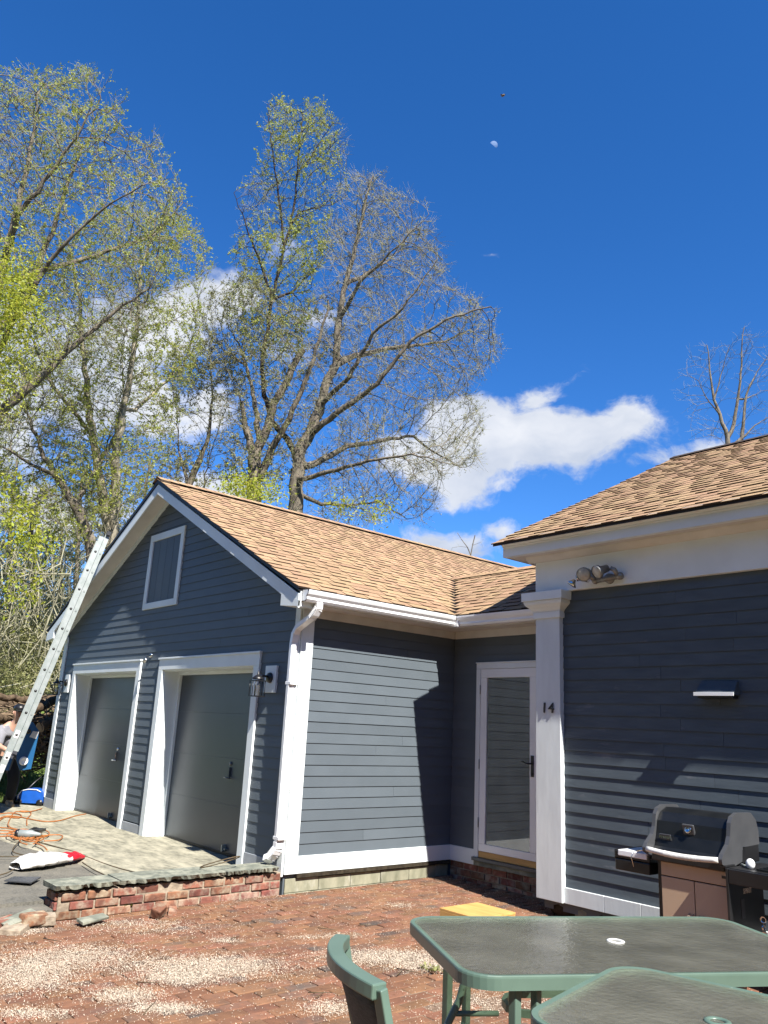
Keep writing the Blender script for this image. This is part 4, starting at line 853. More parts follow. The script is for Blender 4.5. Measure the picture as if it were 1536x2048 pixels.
decal(((18, 1509), (28, 1512), (24, 1519), (16, 1515)), 'label', M['label']); decal(((14, 1514), (25, 1518), (17, 1541), (7, 1540)), 'pocket', M['blue'])
c = onp(57, 1463, 0, X0+.012); MB().lathe(c, (1, 0, 0), [(0, .035), (.02, .033), (.022, .016), (.012, .014)], 12).build('latch_knob', M['rope'], t)
c = onp(47, 1522, 0, X0+.014); MB().lathe(c, (1, -.2, 0), [(0, .062), (.03, .060), (.034, .045), (.02, .030), (.02, .0)], 16).build('round_knob', M['metalwhite'], t)
# bright blue machine with a black handle
c = onp(62, 1612, 2, DZ); t = thing('blue_machine', 'bright blue dome shaped machine with a black handle beside the garage corner', 'machine', c)
q = MB(); pr = [(-.24, 0), (-.24, .10), (-.20, .17), (-.10, .205), (.05, .205), (.14, .17), (.17, .10), (.17, 0)]
q.prism([c+HR*a+Vector((0, 0, z+.04)) for a, z in pr], HF*.28); q.build('hood', M['bluebright'], t, .02)
MB().tube([c+HR*a+Vector((0, 0, z+.05))-HF*.004 for a, z in ((-.22, .02), (-.22, .10), (-.18, .165), (-.08, .19), (.05, .19), (.12, .16))], .007, 5).build('trim', M['metalwhite'], t)
MB().tube([c+HR*-.16+HF*.1+Vector((0, 0, .20)), c+HR*-.10+HF*.3+Vector((0, 0, .34)), c+HR*.12+HF*.55+Vector((0, 0, .60))], .014, 6).build('handle', M['black'], t)
for a in (-.2, .12): MB().lathe(c+HR*a-HF*.01+Vector((0, 0, .05)), HF, [(0, 0), (0, .05), (.04, .05), (.04, 0)], 12).build('wheel', M['black'], t)
MB().obox(c+HR*-.36+HF*.12+Vector((0, 0, .07)), HR*.09, HF*.12, Vector((0, 0, .06))).build('battery_box', M['black'], t, .01)

# ================================================================== grill
G = thing('gas_grill', 'black gas grill with taupe cabinet doors and grey lid ends against the house wall', 'grill', (3.55, 1.2, PZ))
gy = .93; gx0, gx1 = 3.245, 3.83
pf = [(gy+.03, 1.135), (gy+.055, 1.16), (gy+.085, 1.26), (gy+.105, 1.36), (gy+.15, 1.43), (gy+.23, 1.465), (gy+.36, 1.46), (gy+.45, 1.40), (gy+.48, 1.30), (gy+.48, 1.135)]
MB().prism([(gx0+.03, y, 1.115+(z-1.115)*.86) for y, z in pf], (gx1-gx0-.06, 0, 0), sm=False).build('lid', M['blackgloss'], G, .012, 3)
ec = [(gy-.055, 1.115), (gy-.06, 1.15), (gy-.035, 1.185), (gy+.045, 1.25), (gy+.075, 1.31), (gy+.095, 1.41), (gy+.125, 1.455), (gy+.20, 1.482), (gy+.40, 1.478), (gy+.47, 1.42), (gy+.50, 1.33), (gy+.50, 1.23), (gy+.27, 1.22), (gy+.24, 1.20), (gy+.23, 1.115), (gy+.10, 1.085), (gy+.0, 1.09)]
for x in (gx0-.004, gx1-.024): MB().prism([(x, y, 1.115+(z-1.115)*.86) for y, z in ec], (.028, 0, 0)).build('lid_end', M['plastic_grey'], G, .006)
MB().box(gx1-.022, gx1+.004, gy+.24, gy+.49, 1.10, 1.215).build('lid_end_inset', M['black'], G, .008)
hd = [(gx0+.025+(gx1-gx0-.05)*k/16, gy-.045-.025*sin(pi*k/16), 1.135-.012*sin(pi*k/16)) for k in range(17)]
hn = MB().tube(hd, .019, 10).build('lid_handle', M['handle'], G)
for k in range(26):
    a = gx0+.17+k*.0095; t = (a-gx0-.025)/(gx1-gx0-.05); MB().lathe((a, gy-.045-.025*sin(pi*t), 1.135-.012*sin(pi*t)), (1, 0, 0), [(0, .019), (.001, .0205), (.0045, .0205), (.0055, .019)], 8).build('grip_ring', M['handle'], hn)
th = MB().obox(((gx0+gx1)/2-.01, gy+.086, 1.290), (.045, 0, 0), (0, .010, 0.002), (0, -.012, .036)).build('thermometer', M['plastic_grey'], G, .008)
MB().lathe(((gx0+gx1)/2-.008, gy+.075, 1.290), (0, -1, .28), [(0, .0), (0, .026), (.008, .025), (.009, .018), (.003, 0)], 16).build('dial', M['chrome'], th)
bd = MB().obox((gx0+.11, gy+.066, 1.220), (.045, 0, 0), (0, .004, .001), (0, -.005, .021)).build('badge', M['plastic_grey'], G, .004)
bmx = Matrix.Translation((gx0+.11, gy+.0595, 1.221)) @ Matrix.Rotation(radians(77), 4, 'X'); text_mesh('badge_lettering', 'WEBER', .030, .001, M['chrome'], bd, bmx, .0006)
MB().box(gx0+.02, gx1-.02, gy+.02, gy+.47, 1.06, 1.134).build('firebox', M['black'], G, .006)
q = MB(); cx0, cx1 = gx0+.035, gx1+.012
for x in (cx0, cx1-.035):
    for y in (gy+.072, gy+.43): q.box(x, x+.035, y, y+.035, PZ+.05, 1.06)
q.box(cx0+.0355, cx1-.0355, gy+.075, gy+.45, .455, .47); q.box(cx1-.012, cx1-.001, gy+.071, gy+.43, .47, 1.05); q.box(cx0+.001, cx0+.012, gy+.071, gy+.43, .47, 1.05); q.box(cx0+.036, cx1-.036, gy+.44, gy+.45, .47, 1.05); q.build('cabinet_frame', M['black'], G, .003)
pn = MB().box(cx0+.038, cx1-.006, gy+.052, gy+.07, .965, 1.055).build('control_panel', M['tanpanel'], G, .003)
MB().obox((cx1-.055, gy+.0515, 1.02), (.018, 0, 0), (0, .002, 0), (0, 0, .009)).build('slot', M['black'], pn, .004)
mx_ = (cx0+cx1)/2+.006
for a, b2, hx in ((cx0+.038, mx_-.003, mx_-.045), (mx_+.003, cx1-.006, mx_+.028)):
    d_ = MB().box(a, b2, gy+.052, gy+.07, .475, .958).build('cabinet_door', M['tanpanel'], G, .003)
    MB().tube([(hx, gy+.052, .60), (hx, gy+.026, .61), (hx, gy+.026, .735), (hx, gy+.052, .745)], .0045, 6).tube([(hx+.026, gy+.052, .60), (hx+.026, gy+.026, .61), (hx+.026, gy+.026, .735), (hx+.026, gy+.052, .745)], .0045, 6).tube([(hx, gy+.026, .735), (hx+.026, gy+.026, .735)], .0045, 6).build('door_handle', M['chrome'] if hx > mx_ else M['tanpanel'], d_)
# left side shelf
sh = MB().box(gx0-.30, gx0-.012, gy+.06, gy+.42, 1.055, 1.070).box(gx0-.31, gx0-.30, gy+.05, gy+.43, 1.02, 1.085).box(gx0-.30, gx0-.012, gy+.045, gy+.058, 1.03, 1.075).build('side_shelf', M['black'], G, .003)
MB().box(gx0-.272, gx0-.03, gy+.036, gy+.36, 1.046, 1.088).build('shelf_tray', M['metalwhite'], sh, .006)
MB().box(gx0-.30, gx0-.01, gy+.04, gy+.34, .945, 1.025).build('shelf_bin', M['blackgloss'], sh, .008)
MB().tube([(gx0-.10, gy+.02, 1.10), (gx0-.06, gy+.02, 1.11), (gx0-.02, gy-.0, 1.118)], .006, 6).tube([(gx0-.13, gy+.02, 1.09), (gx0-.14, gy+.01, 1.05), (gx0-.125, gy+.015, .99)], .003, 6).build('hook', M['chrome'], sh)
# right shelf and side cabinet
sh = MB().box(gx1+.016, gx1+.55, gy-.010, gy+.47, 1.075, 1.095).box(gx1+.030, gx1+.55, gy-.035, gy-.0105, 1.00, 1.09).box(gx1-.020, gx1+.0155, gy-.034, gy+.10, 1.093, 1.108).build('side_shelf', M['black'], G, .004)  # small lip beside the lid added to block a sliver of sun
MB().ball((gx1+.12, gy+.10, 1.125), .030, .030, .034, 12, 8).build('white_knob', M['metalwhite'], sh)
MB().tube([(gx1+.03, gy+.16, 1.105), (gx1+.09, gy+.12, 1.10)], .009, 6).build('igniter_lead', M['alu'], sh)
for k in range(4): MB().box(gx1+.18, gx1+.52, gy+.05+.05*k, gy+.07+.05*k, 1.098, 1.108).build('slat', M['blackgloss'], sh)
sp_ = MB().box(cx1, cx1+.016, gy-.038, gy+.46, .44, 1.092).build('side_panel', M['black'], G, .003)
sdm = Matrix.Translation((cx1+.018, gy+.22, .935)) @ Matrix.Rotation(pi/2, 4, 'Z') @ Matrix.Rotation(pi/2, 4, 'X')
text_mesh('side_lettering', 'SPIRIT', .046, .0008, M['label'], sp_, sdm, .0008)
MB().box(cx1+.0165, cx1+.018, gy+.12, gy+.17, .77, .89).build('data_plate', M['plastic_grey'], sp_)
MB().box(gx1+.22, gx1+.50, gy+.10, gy+.40, .45, .47).build('tank_shelf', M['black'], G)
tk = MB().lathe((gx1+.36, gy+.26, .47), (0, 0, 1), [(0, 0), (0, .12), (.03, .145), (.22, .145), (.28, .10), (.30, .03), (.34, .03), (.34, 0)], 18).build('gas_tank', M['plastic_grey'], G)
q = MB()
for k in range(7): q.lathe((gx1+.19, gy+.08, .80-.045*k), ((1, 0, 0) if k % 2 else (0, 1, 0)), [(-.004, .020), (.004, .020), (.004, .013), (-.004, .013), (-.004, .020)], 10)
q.build('chain', M['chrome'], G)
for x in (cx0+.02, cx1+.02):
    MB().lathe((x, gy+.05, PZ+.05), (1, 0, 0), [(-.015, 0), (-.015, .05), (.015, .05), (.015, 0)], 14).build('wheel', M['black'], G); MB().lathe((x, gy+.42, PZ+.05), (1, 0, 0), [(-.015, 0), (-.015, .05), (.015, .05), (.015, 0)], 14).build('wheel', M['black'], G)

# ================================================================== tables and chairs
def rrect(a, b, r, n=6):
    out = []
    for (cx, cy, t0) in ((a-r, b-r, 0), (-a+r, b-r, 90), (-a+r, -b+r, 180), (a-r, -b+r, 270)):
        for k in range(n+1): t = radians(t0+90*k/n); out.append((cx+r*cos(t), cy+r*sin(t)))
    return out
def table(label, c, ang, a, b, zt, rim, legs, ring='handle'):
    t = thing('patio_table', label, 'table', (c[0], c[1], PZ), 'glass patio tables')
    mx = Matrix.Translation((c[0], c[1], 0)) @ Matrix.Rotation(ang, 4, 'Z'); T = lambda x, y, z: mx @ Vector((x, y, z))
    r0 = rrect(a, b, .13, 8); r1 = rrect(a-.026, b-.026, .108, 8); n = len(r0); q = MB(); h = rim
    rings = [[T(x, y, zt-.004) for x, y in r0], [T(x*1.0015, y*1.0015, zt-.010) for x, y in r0], [T(x, y, zt-h) for x, y in r0], [T(x, y, zt-h) for x, y in r1], [T(x, y, zt-.003) for x, y in r1], [T(x*.997, y*.997, zt) for x, y in r0]]
    vs = [p for rg in rings for p in rg]; fs = []
    for k in range(6):
        for i in range(n): fs.append((k*n+i, k*n+(i+1) % n, ((k+1) % 6)*n+(i+1) % n, ((k+1) % 6)*n+i))
    q.add(vs, fs); q.build('rim', M['green'], t)
    r2 = rrect(a-.020, b-.020, .112, 8); q = MB(); up_ = [T(x, y, zt-.001) for x, y in r2]; dn = [T(x, y, zt-.006) for x, y in r2]; n2 = len(up_)
    q.add(up_+dn, [tuple(range(n2)), tuple(range(2*n2-1, n2-1, -1))]); q.build('glass_top', M['tableglass'], t)
    q = MB(); q.lathe(T(0, 0, zt), (0, 0, 1), [(0, .021), (.003, .022), (.005, .030), (.003, .037), (0, .038)], 22); q.build('umbrella_ring', M[ring], t)
    q = MB()
    for sx in (-1, 1):
        for sy in (-1, 1): q.tube([T(sx*(a-.07), sy*(b-.06), zt-.020), T(sx*(a-.26), sy*(b-.15), zt-.020), T(sx*(a-.42), sy*(b-.30), zt-.022), T(sx*(a-.50), sy*.04, zt-.026)], 1, n=4, flat=(.007, .024), up=(0, 0, 1))
    q.build('glass_support', M['green'], t)
    for sx in (-1, 1):
        for sy in (-1, 1):
            MB().tube([T(sx*(a-legs[0]), sy*(b-legs[1]), zt-h+.002), T(sx*(a-legs[0]), sy*(b-legs[1]), PZ+.09), T(sx*(a-legs[0]+.06), sy*(b-legs[1]+.02), PZ+.012)], 1, n=4, flat=(.017, .017), up=(0, 1, 0)).build('leg', M['green'], t, .004)
            MB().tube([T(sx*(a-legs[0]-.085), sy*(b-legs[1]-.01), zt-h+.002), T(sx*(a-legs[0]-.085), sy*(b-legs[1]-.01), PZ+.30), T(sx*(a-legs[0]-.01), sy*(b-legs[1]), PZ+.10)], 1, n=4, flat=(.015, .015), up=(0, 1, 0)).build('brace', M['green'], t, .004)
    return t
table('long glass topped patio table with green rim and white umbrella ring', (4.508, -1.400), atan2(.88, .475), .812, .450, 1.06, .048, (.20, .05))
table('smaller square glass patio table with a thin rim at the bottom right corner', (5.345, -2.16), radians(12), .44, .40, 1.115, .028, (.08, .05), 'green')
def chair(label, c, ang, group='green sling patio chairs'):
    t = thing('patio_chair', label, 'chair', (c[0], c[1], PZ), group)
    mx = Matrix.Translation((c[0], c[1], PZ)) @ Matrix.Rotation(ang, 4, 'Z'); T = lambda x, y, z: mx @ Vector((x, y, z))
    W2 = .255
    top = [T(W2*s, -.33-.065*(1-s*s)+.0*abs(s), .862+.006*(1-s*s)) for s in [k/8 for k in range(-8, 9)]]
    MB().tube(top, 1, n=4, flat=(.020, .025), up=(0, 0, 1)).build('top_rail', M['green'], t, .005)
    for s in (-1, 1):
        MB().tube([T(s*W2, -.33, .870), T(s*(W2+.005), -.30, .74), T(s*(W2+.005), -.25, .56), T(s*(W2+.003), -.20, .42)], 1, n=4, flat=(.019, .013), up=(1, 0, 0)).build('back_post', M['green'], t, .004)
        MB().tube([T(s*(W2+.012), -.27, .56), T(s*(W2+.03), -.20, .57), T(s*(W2+.035), .08, .57), T(s*(W2+.03), .20, .555), T(s*(W2+.02), .245, .53)], 1, n=4, flat=(.024, .012), up=(1, 0, 0)).build('armrest', M['green'], t, .004)
        MB().tube([T(s*(W2+.02), .24, .535), T(s*(W2+.018), .235, .42), T(s*(W2+.02), .27, .20), T(s*(W2+.025), .33, .01)], .014, 8).build('leg', M['green'], t)
        MB().tube([T(s*W2, -.20, .42), T(s*(W2+.01), -.235, .20), T(s*(W2+.015), -.30, .01)], .014, 8).build('leg', M['green'], t)
        MB().tube([T(s*W2, -.24, .20), T(s*(W2+.012), .27, .20)], .010, 8).build('stretcher', M['green'], t)
    q = MB(); V = []; n = 8
    for i in range(n+1):
        z = .845-(.845-.44)*i/n; y = -.335+(.13)*i/n
        for s in [k/6 for k in range(-6, 7)]: V.append(T(s*(W2-.012), y-.050*(1-s*s)*(1-.6*i/n), z))
    fs = [(i*13+j, i*13+j+1, (i+1)*13+j+1, (i+1)*13+j) for i in range(n) for j in range(12)]; q.add(V, fs, 0, True); bk = q.build('back_sling', M['mesh'], t); bk.modifiers.new('thick', 'SOLIDIFY').thickness = .004
    q = MB(); V = []
    for i in range(n+1):
        y = -.20+.43*i/n
        for s in [k/6 for k in range(-6, 7)]: V.append(T(s*(W2-.01), y, .42-.025*(1-s*s)+(.012 if i > 6 else 0)))
    q.add(V, fs, 0, True); bk = q.build('seat_sling', M['mesh'], t); bk.modifiers.new('thick', 'SOLIDIFY').thickness = .004
    MB().tube([T(-W2, .235, .42), T(W2, .235, .42)], .012, 8).build('seat_bar', M['green'], t); MB().tube([T(-W2, -.20, .42), T(W2, -.20, .42)], .012, 8).build('seat_bar', M['green'], t)
    return t
tb = bpy.data.objects['patio_table']
dd = (onp(926, 1965, 2, .99)-CAM).dot(HF)
MB().tube([at(u, v, dd) for u, v in ((934, 1950), (926, 1972), (919, 2000), (906, 2026), (892, 2055), (880, 2090))], .0135, 8).build('curved_leg', M['green'], tb)
MB().tube([at(905, 2027, dd), at(950, 2027, dd+.03), at(996, 2027, dd+.06)], .010, 8).build('brace', M['green'], tb)
MB().tube([onp(u, v, 2, .84) for u, v in ((1240, 1986), (1130, 1987), (1040, 1988), (1014, 1994), (1008, 2004), (1016, 2016), (1040, 2026), (1085, 2031), (1240, 2031))], 1, n=4, flat=(.013, .010), up=(0, 0, 1)).build('lower_ring', M['green'], tb)
chair('green patio chair with a grey sling back, cut off at the bottom edge', (4.79, -2.63), radians(-27))
# ================================================================== trees
def grow(att, P, par, step, di, dk, iters, up=.12, jit=.25, seed=1, maxn=9000):
    rs = np.random.RandomState(seed); P = [np.array(p, float) for p in P]; par = list(par); PA = np.array(P)
    d2 = ((att[:, None, :]-PA[None])**2).sum(2); nn = d2.argmin(1); dist = np.sqrt(d2.min(1)); alive = dist > dk
    nch = {}
    for it in range(iters):
        act = alive & (dist < di)
        if not act.any():
            if not alive.any(): break
            k = np.where(alive)[0][dist[alive].argmin()]; act = np.zeros(len(att), bool); act[k] = True
        idx = nn[act]; A = att[act]; base = np.array(P)
        v = A-base[idx]; v /= np.linalg.norm(v, axis=1)[:, None]+1e-9
        S = np.zeros((len(P), 3)); np.add.at(S, idx, v); ids = np.unique(idx); new = []
        for k in ids:
            if nch.get(k, 0) > 3: alive[(nn == k) & act] = False; continue
            g = S[k]; g = g/(np.linalg.norm(g)+1e-9)
            pd = base[k]-base[par[k]] if par[k] >= 0 else g; pd = pd/(np.linalg.norm(pd)+1e-9)
            g = g+.6*pd+np.array([0, 0, up])+rs.randn(3)*jit*.5; g /= np.linalg.norm(g); q = base[k]+g*step; new.append(q); par.append(int(k)); nch[k] = nch.get(k, 0)+1
        if not new: break
        n0 = len(P); P += new; NA = np.array(new); al = np.where(alive)[0]
        if len(al):
            dd = np.sqrt(((att[al][:, None, :]-NA[None])**2).sum(2)); mi = dd.argmin(1); mv = dd[np.arange(len(al)), mi]; better = mv < dist[al]
            ia = al[better]; dist[ia] = mv[better]; nn[ia] = n0+mi[better]; alive[al[mv < dk]] = False
        if len(P) > maxn: break
    return np.array(P), np.array(par)
def inpoly(pts, poly):
    x, y = pts[:, 0], pts[:, 1]; c = np.zeros(len(pts), bool); n = len(poly)
    for i in range(n):
        x1, y1 = poly[i]; x2, y2 = poly[i-1]
        c ^= ((y1 > y) != (y2 > y)) & (x < (x2-x1)*(y-y1)/(y2-y1+1e-9)+x1)
    return c
def frusta(P0, P1, R0, R1, n):
    d = P1-P0; L = np.linalg.norm(d, axis=1)[:, None]+1e-9; d = d/L; a = np.cross(d, np.array([.31, .22, .93])); a /= np.linalg.norm(a, axis=1)[:, None]+1e-9; b = np.cross(d, a)
    V = []; 
    for P, R in ((P0-d*R0[:, None]*.15, R0), (P1+d*R1[:, None]*.2, R1)):
        for j in range(n): t = 2*pi*j/n; V.append(P+(a*cos(t)+b*sin(t))*R[:, None])
    V = np.stack(V, 1).reshape(-1, 3); m = len(P0); base = np.arange(m)[:, None]*2*n
    Fq = np.stack([np.concatenate([base+j, base+(j+1) % n, base+n+(j+1) % n, base+n+j], 1) for j in range(n)], 1).reshape(-1, 4); return V, Fq
def tree(name, label, d, limbs, env, natt, leaf, nleaf, depth=.5, bark='bark', tw='twig', step=.30, seed=1, lsize=.05, rbase=.25, tipr=.0056, group=None, di=2.6, twigs=3, twl=.5, up=.16, pw=2.35, leafbias=0, maxn=12000):
    """limbs: [(radius at the base, [(u, v, depth offset) ...])] traced; env: silhouette; crown grown into its volume"""
    rs = np.random.RandomState(seed); o0 = at(768, 1465, d); o0 = np.array(CAM)+np.array(HF)*d
    to2 = lambda u, v: np.array(at(u, v, d))
    E2 = [(float((at(u, v, d)-CAM).dot(HR)), float(at(u, v, d).z)) for u, v in env]
    xs = [e[0] for e in E2]; zs = [e[1] for e in E2]; cxm = (min(xs)+max(xs))/2; wid = (max(xs)-min(xs))/2
    A = []
    while sum(len(a) for a in A) < natt*1.5:
        q = np.stack([rs.uniform(min(xs), max(xs), natt), rs.uniform(min(zs), max(zs), natt)], 1); q = q[inpoly(q, E2)]
        # depth extent follows the width of the crown at that height
        dep = rs.uniform(-1, 1, len(q))*wid*depth*np.sqrt(np.clip(1-((q[:, 0]-cxm)/wid)**2*.8, .1, 1)); A.append(np.stack([q[:, 0], dep, q[:, 1]], 1))
    A = np.concatenate(A); rs.shuffle(A); fld = np.sin(A[:, 0]*1.7+seed)+np.sin(A[:, 2]*1.5+2*seed)+np.sin(A[:, 1]*1.6+A[:, 0]*.9)+np.sin(A[:, 2]*2.9-A[:, 0]*2.1); A = A[fld+rs.uniform(-1.6, 1.6, len(A)) > -.9][:natt]
    # a crown is seen in perspective: scale lateral position with depth so its silhouette is that of a real volume
    hr, hf, c = np.array(HR), np.array(HF), np.array(CAM)
    kk = 1+A[:, 1:2]/d*.95; att = c*np.array([1, 1, 0])+hf*(d+A[:, 1:2])+hr*A[:, 0:1]*kk+np.array([0, 0, 1])*(c[2]+(A[:, 2:3]*.99-c[2])*kk)
    P = []; par = []; rmin = []
    for li, (r0, r1, pl) in enumerate(limbs):
        pts = [np.array(at(p[0], p[1], d))+hf*(p[2] if len(p) > 2 else 0) for p in pl]
        if P:                                  # join the limb to the nearest existing node
            k = int(((np.array(P)-pts[0])**2).sum(1).argmin()); prev = k
        else: prev = -1; P.append(pts[0]); par.append(-1); rmin.append(r0); prev = 0
        tot = sum(np.linalg.norm(b-a) for a, b in zip(pts, pts[1:])); run = 0
        for a, b in zip(pts, pts[1:]):
            L = np.linalg.norm(b-a); n = max(1, int(round(L/(step*1.1))))
            for i in range(1, n+1):
                t = i/n; q = a+(b-a)*t+rs.randn(3)*.02*(1 if i < n else .3); run_ = (run+L*t)/tot; P.append(q); par.append(prev); prev = len(P)-1; rmin.append(r0+(r1-r0)*run_**.8)
            run += L
    nl = len(P); P, par = grow(att, P, par, step, di, step*1.25, 90, up=up, seed=seed, maxn=maxn)
    n = len(P); R = np.zeros(n); acc = np.zeros(n); nch = np.bincount(par[par >= 0], minlength=n)
    for i in range(n-1, 0, -1):
        if nch[i] == 0: acc[i] = tipr**pw
        R[i] = acc[i]**(1/pw)
        acc[par[i]] += acc[i]
    for i in range(n-1, 0, -1): pass
    R[0] = acc[0]**(1/pw); R[:nl] = np.maximum(R[:nl]*.75, np.array(rmin))
    for i in range(1, n): R[i] = min(R[i], R[par[i]])
    # smooth grown part
    for _ in range(2):
        Q = P.copy(); ch = np.zeros_like(P); cc = np.zeros(n); m = par >= 0; np.add.at(ch, par[m], P[m]); np.add.at(cc, par[m], 1)
        ok = (cc > 0) & m; ok[:nl] = False; Q[ok] = .5*P[ok]+.25*P[par[ok]]+.25*(ch[ok]/cc[ok][:, None]); P = Q
    c0 = P[0]; T = thing(name, label, 'tree', tuple(c0), group)
    idx = np.arange(1, n); p0 = P[par[idx]]; p1 = P[idx]; r1_ = R[idx]; r0_ = np.minimum(R[par[idx]], r1_*1.25+.002); tr = np.isin(idx, np.arange(nl))
    r0_[tr] = np.minimum(R[par[idx]][tr], r1_[tr]*1.15)
    big = r1_ > .035
    V, Fq = frusta(p0[big], p1[big], r0_[big], r1_[big], 8); o = bpy.data.objects.new('trunk', np_mesh('trunk', V, Fq, M[bark])); link(o, T)
    o.data.polygons.foreach_set('use_smooth', np.ones(len(Fq), bool))
    V1, F1 = frusta(p0[~big], p1[~big], r0_[~big], r1_[~big], 4)
    # fine twigs at thin nodes
    thin = np.where(R < .016)[0]; thin = thin[thin >= nl]; thin = np.repeat(thin, twigs); m = len(thin)
    pd = P[thin]-P[par[thin]]; pd /= np.linalg.norm(pd, axis=1)[:, None]+1e-9; g = pd*.9+rs.randn(m, 3)*.62+np.array([0, 0, .22]); g /= np.linalg.norm(g, axis=1)[:, None]
    Lg = twl*rs.uniform(.35, 1., m)[:, None]; q0 = P[thin]; q1 = q0+g*Lg*.5; g2 = g+rs.randn(m, 3)*.28+np.array([0, 0, .16]); g2 /= np.linalg.norm(g2, axis=1)[:, None]; q2 = q1+g2*Lg*.5
    tr0 = np.full(m, tipr*.72); Va, Fa = frusta(q0, q1, tr0, tr0*.8, 3); Vb, Fb = frusta(q1, q2, tr0*.8, tr0*.45, 3)
    V = np.concatenate([V1, Va, Vb]); Fq = np.concatenate([F1, Fa+len(V1), Fb+len(V1)+len(Va)])
    mi = np.zeros(len(Fq), int); mi[len(F1):] = 1
    o = bpy.data.objects.new('branches', np_mesh('branches', V, Fq, [M[bark], M[tw]], mi)); link(o, T); tag(o, kind='stuff')
    if nleaf:
        k = rs.randint(0, m, nleaf); t = rs.uniform(.25, 1., nleaf)[:, None]; ctr = np.where(t < .5, q0[k]+(q1[k]-q0[k])*t*2, q1[k]+(q2[k]-q1[k])*(t*2-1))
        # leaves gather in clumps: keep those where a low frequency field is high
        f = np.sin(ctr[:, 0]*1.9+seed)+np.sin(ctr[:, 1]*2.3+1.3*seed)+np.sin(ctr[:, 2]*1.7+.5*seed)+np.sin(ctr[:, 0]*.7-ctr[:, 2]*.8); ctr = ctr[f+rs.uniform(-1.3, 1.3, nleaf) > -.5+leafbias]
        V, Fq = leaves(ctr, lsize, rs); o = bpy.data.objects.new('leaves', np_mesh('leaves', V, Fq, M[leaf])); link(o, T); tag(o, kind='stuff')
    return T
def leaves(ctr, size, rs, per=2):
    c = np.repeat(ctr, per, 0)+rs.randn(len(ctr)*per, 3)*size*.7; n = len(c); a = rs.randn(n, 3); a /= np.linalg.norm(a, axis=1)[:, None]; b = np.cross(a, rs.randn(n, 3)); b /= np.linalg.norm(b, axis=1)[:, None]+1e-9
    s = size*rs.uniform(.45, 1.1, n)[:, None]; a = a*s; b = b*s*.55
    return np.stack([c-a, c+b*.9-a*.1, c+a, c-b*.9+a*.1], 1).reshape(-1, 3), np.arange(4*n).reshape(-1, 4)

G1 = 'tall trees behind the garage'
tree('tree', 'tall grey barked tree with wide spreading pale limbs behind the garage roof', 24,
    [(.30, .20, [(588, 1150), (592, 1010), (597, 905)]),
     (.20, .03, [(597, 905), (622, 865), (640, 810), (655, 760), (672, 728), (678, 640), (690, 570), (708, 510), (716, 470), (728, 420), (745, 352)]),
     (.13, .02, [(672, 728), (708, 698, .5), (750, 675, 1), (800, 655, 1.4), (850, 640, 1.8), (900, 628, 2), (954, 602, 2)]),
     (.12, .02, [(625, 865), (633, 867, -.3), (692, 833, -.8), (754, 804, -1.4), (817, 737, -2), (879, 708, -2.3), (960, 690, -2.5)]),
     (.13, .02, [(598, 925), (612, 933), (658, 900, .6), (692, 871, 1), (754, 850, 1.5), (833, 829, 2), (871, 850, 2.4), (942, 880, 2.8)]),
     (.10, .015, [(594, 960), (612, 967, -.5), (692, 958, -1.2), (767, 954, -1.8), (817, 954, -2.2), (870, 978, -2.6)]),
     (.08, .015, [(592, 985), (642, 1000, .5), (700, 990, 1.2), (760, 970, 2), (820, 1000, 2.4)]),
     (.10, .015, [(640, 810), (700, 780, -1), (745, 720, -1.8), (800, 690, -2.4), (860, 620, -3)]),
     (.09, .012, [(690, 570), (730, 530, .6), (780, 480, 1.2), (815, 430, 1.6)]),
     (.08, .012, [(678, 640), (720, 590, -.8), (790, 550, -1.6), (850, 500, -2)])],
    [(570, 1040), (590, 900), (615, 700), (655, 480), (680, 370), (712, 332), (750, 345), (838, 395), (850, 450), (885, 490), (895, 560), (965, 600), (968, 650), (1012, 672), (985, 735), (945, 755), (968, 860), (955, 900), (962, 925), (880, 945), (885, 1010), (830, 1045), (700, 1050)],
    7000, 'leaf_g', 20000, depth=.62, bark='bark', step=.25, seed=3, lsize=.032, group=G1, leafbias=.2, maxn=22000, twigs=4, twl=.55, tipr=.0058)
tree('tree', 'slender dark stemmed tree with the highest pointed crown behind the garage', 25,
    [(.15, .10, [(600, 1130), (598, 930), (575, 878)]),
     (.10, .02, [(575, 878), (545, 845), (528, 790), (524, 740), (530, 690), (538, 640), (544, 600), (556, 550), (568, 492), (583, 447), (590, 400), (594, 350), (600, 290), (606, 225)]),
     (.05, .01, [(583, 447), (600, 410, .4), (632, 388, .8), (660, 372, 1.1), (692, 350, 1.2)]), (.06, .01, [(544, 597), (525, 540, -.4), (500, 480, -.8), (478, 425, -1.1)]),
     (.06, .01, [(544, 598), (580, 570, .5), (620, 520, .8), (660, 465, 1)]), (.05, .01, [(568, 492), (560, 400, -.5), (548, 320, -.7), (540, 240, -.8)]), (.05, .01, [(594, 350), (620, 300, .4), (650, 240, .6)])],
    [(520, 760), (470, 620), (466, 450), (500, 345), (530, 300), (535, 215), (560, 193), (645, 205), (690, 255), (695, 340), (675, 400), (665, 470), (640, 560), (600, 700), (560, 790)],
    3800, 'leaf', 20000, depth=.75, bark='bark_dark', step=.25, seed=5, lsize=.045, group=G1, leafbias=.3)
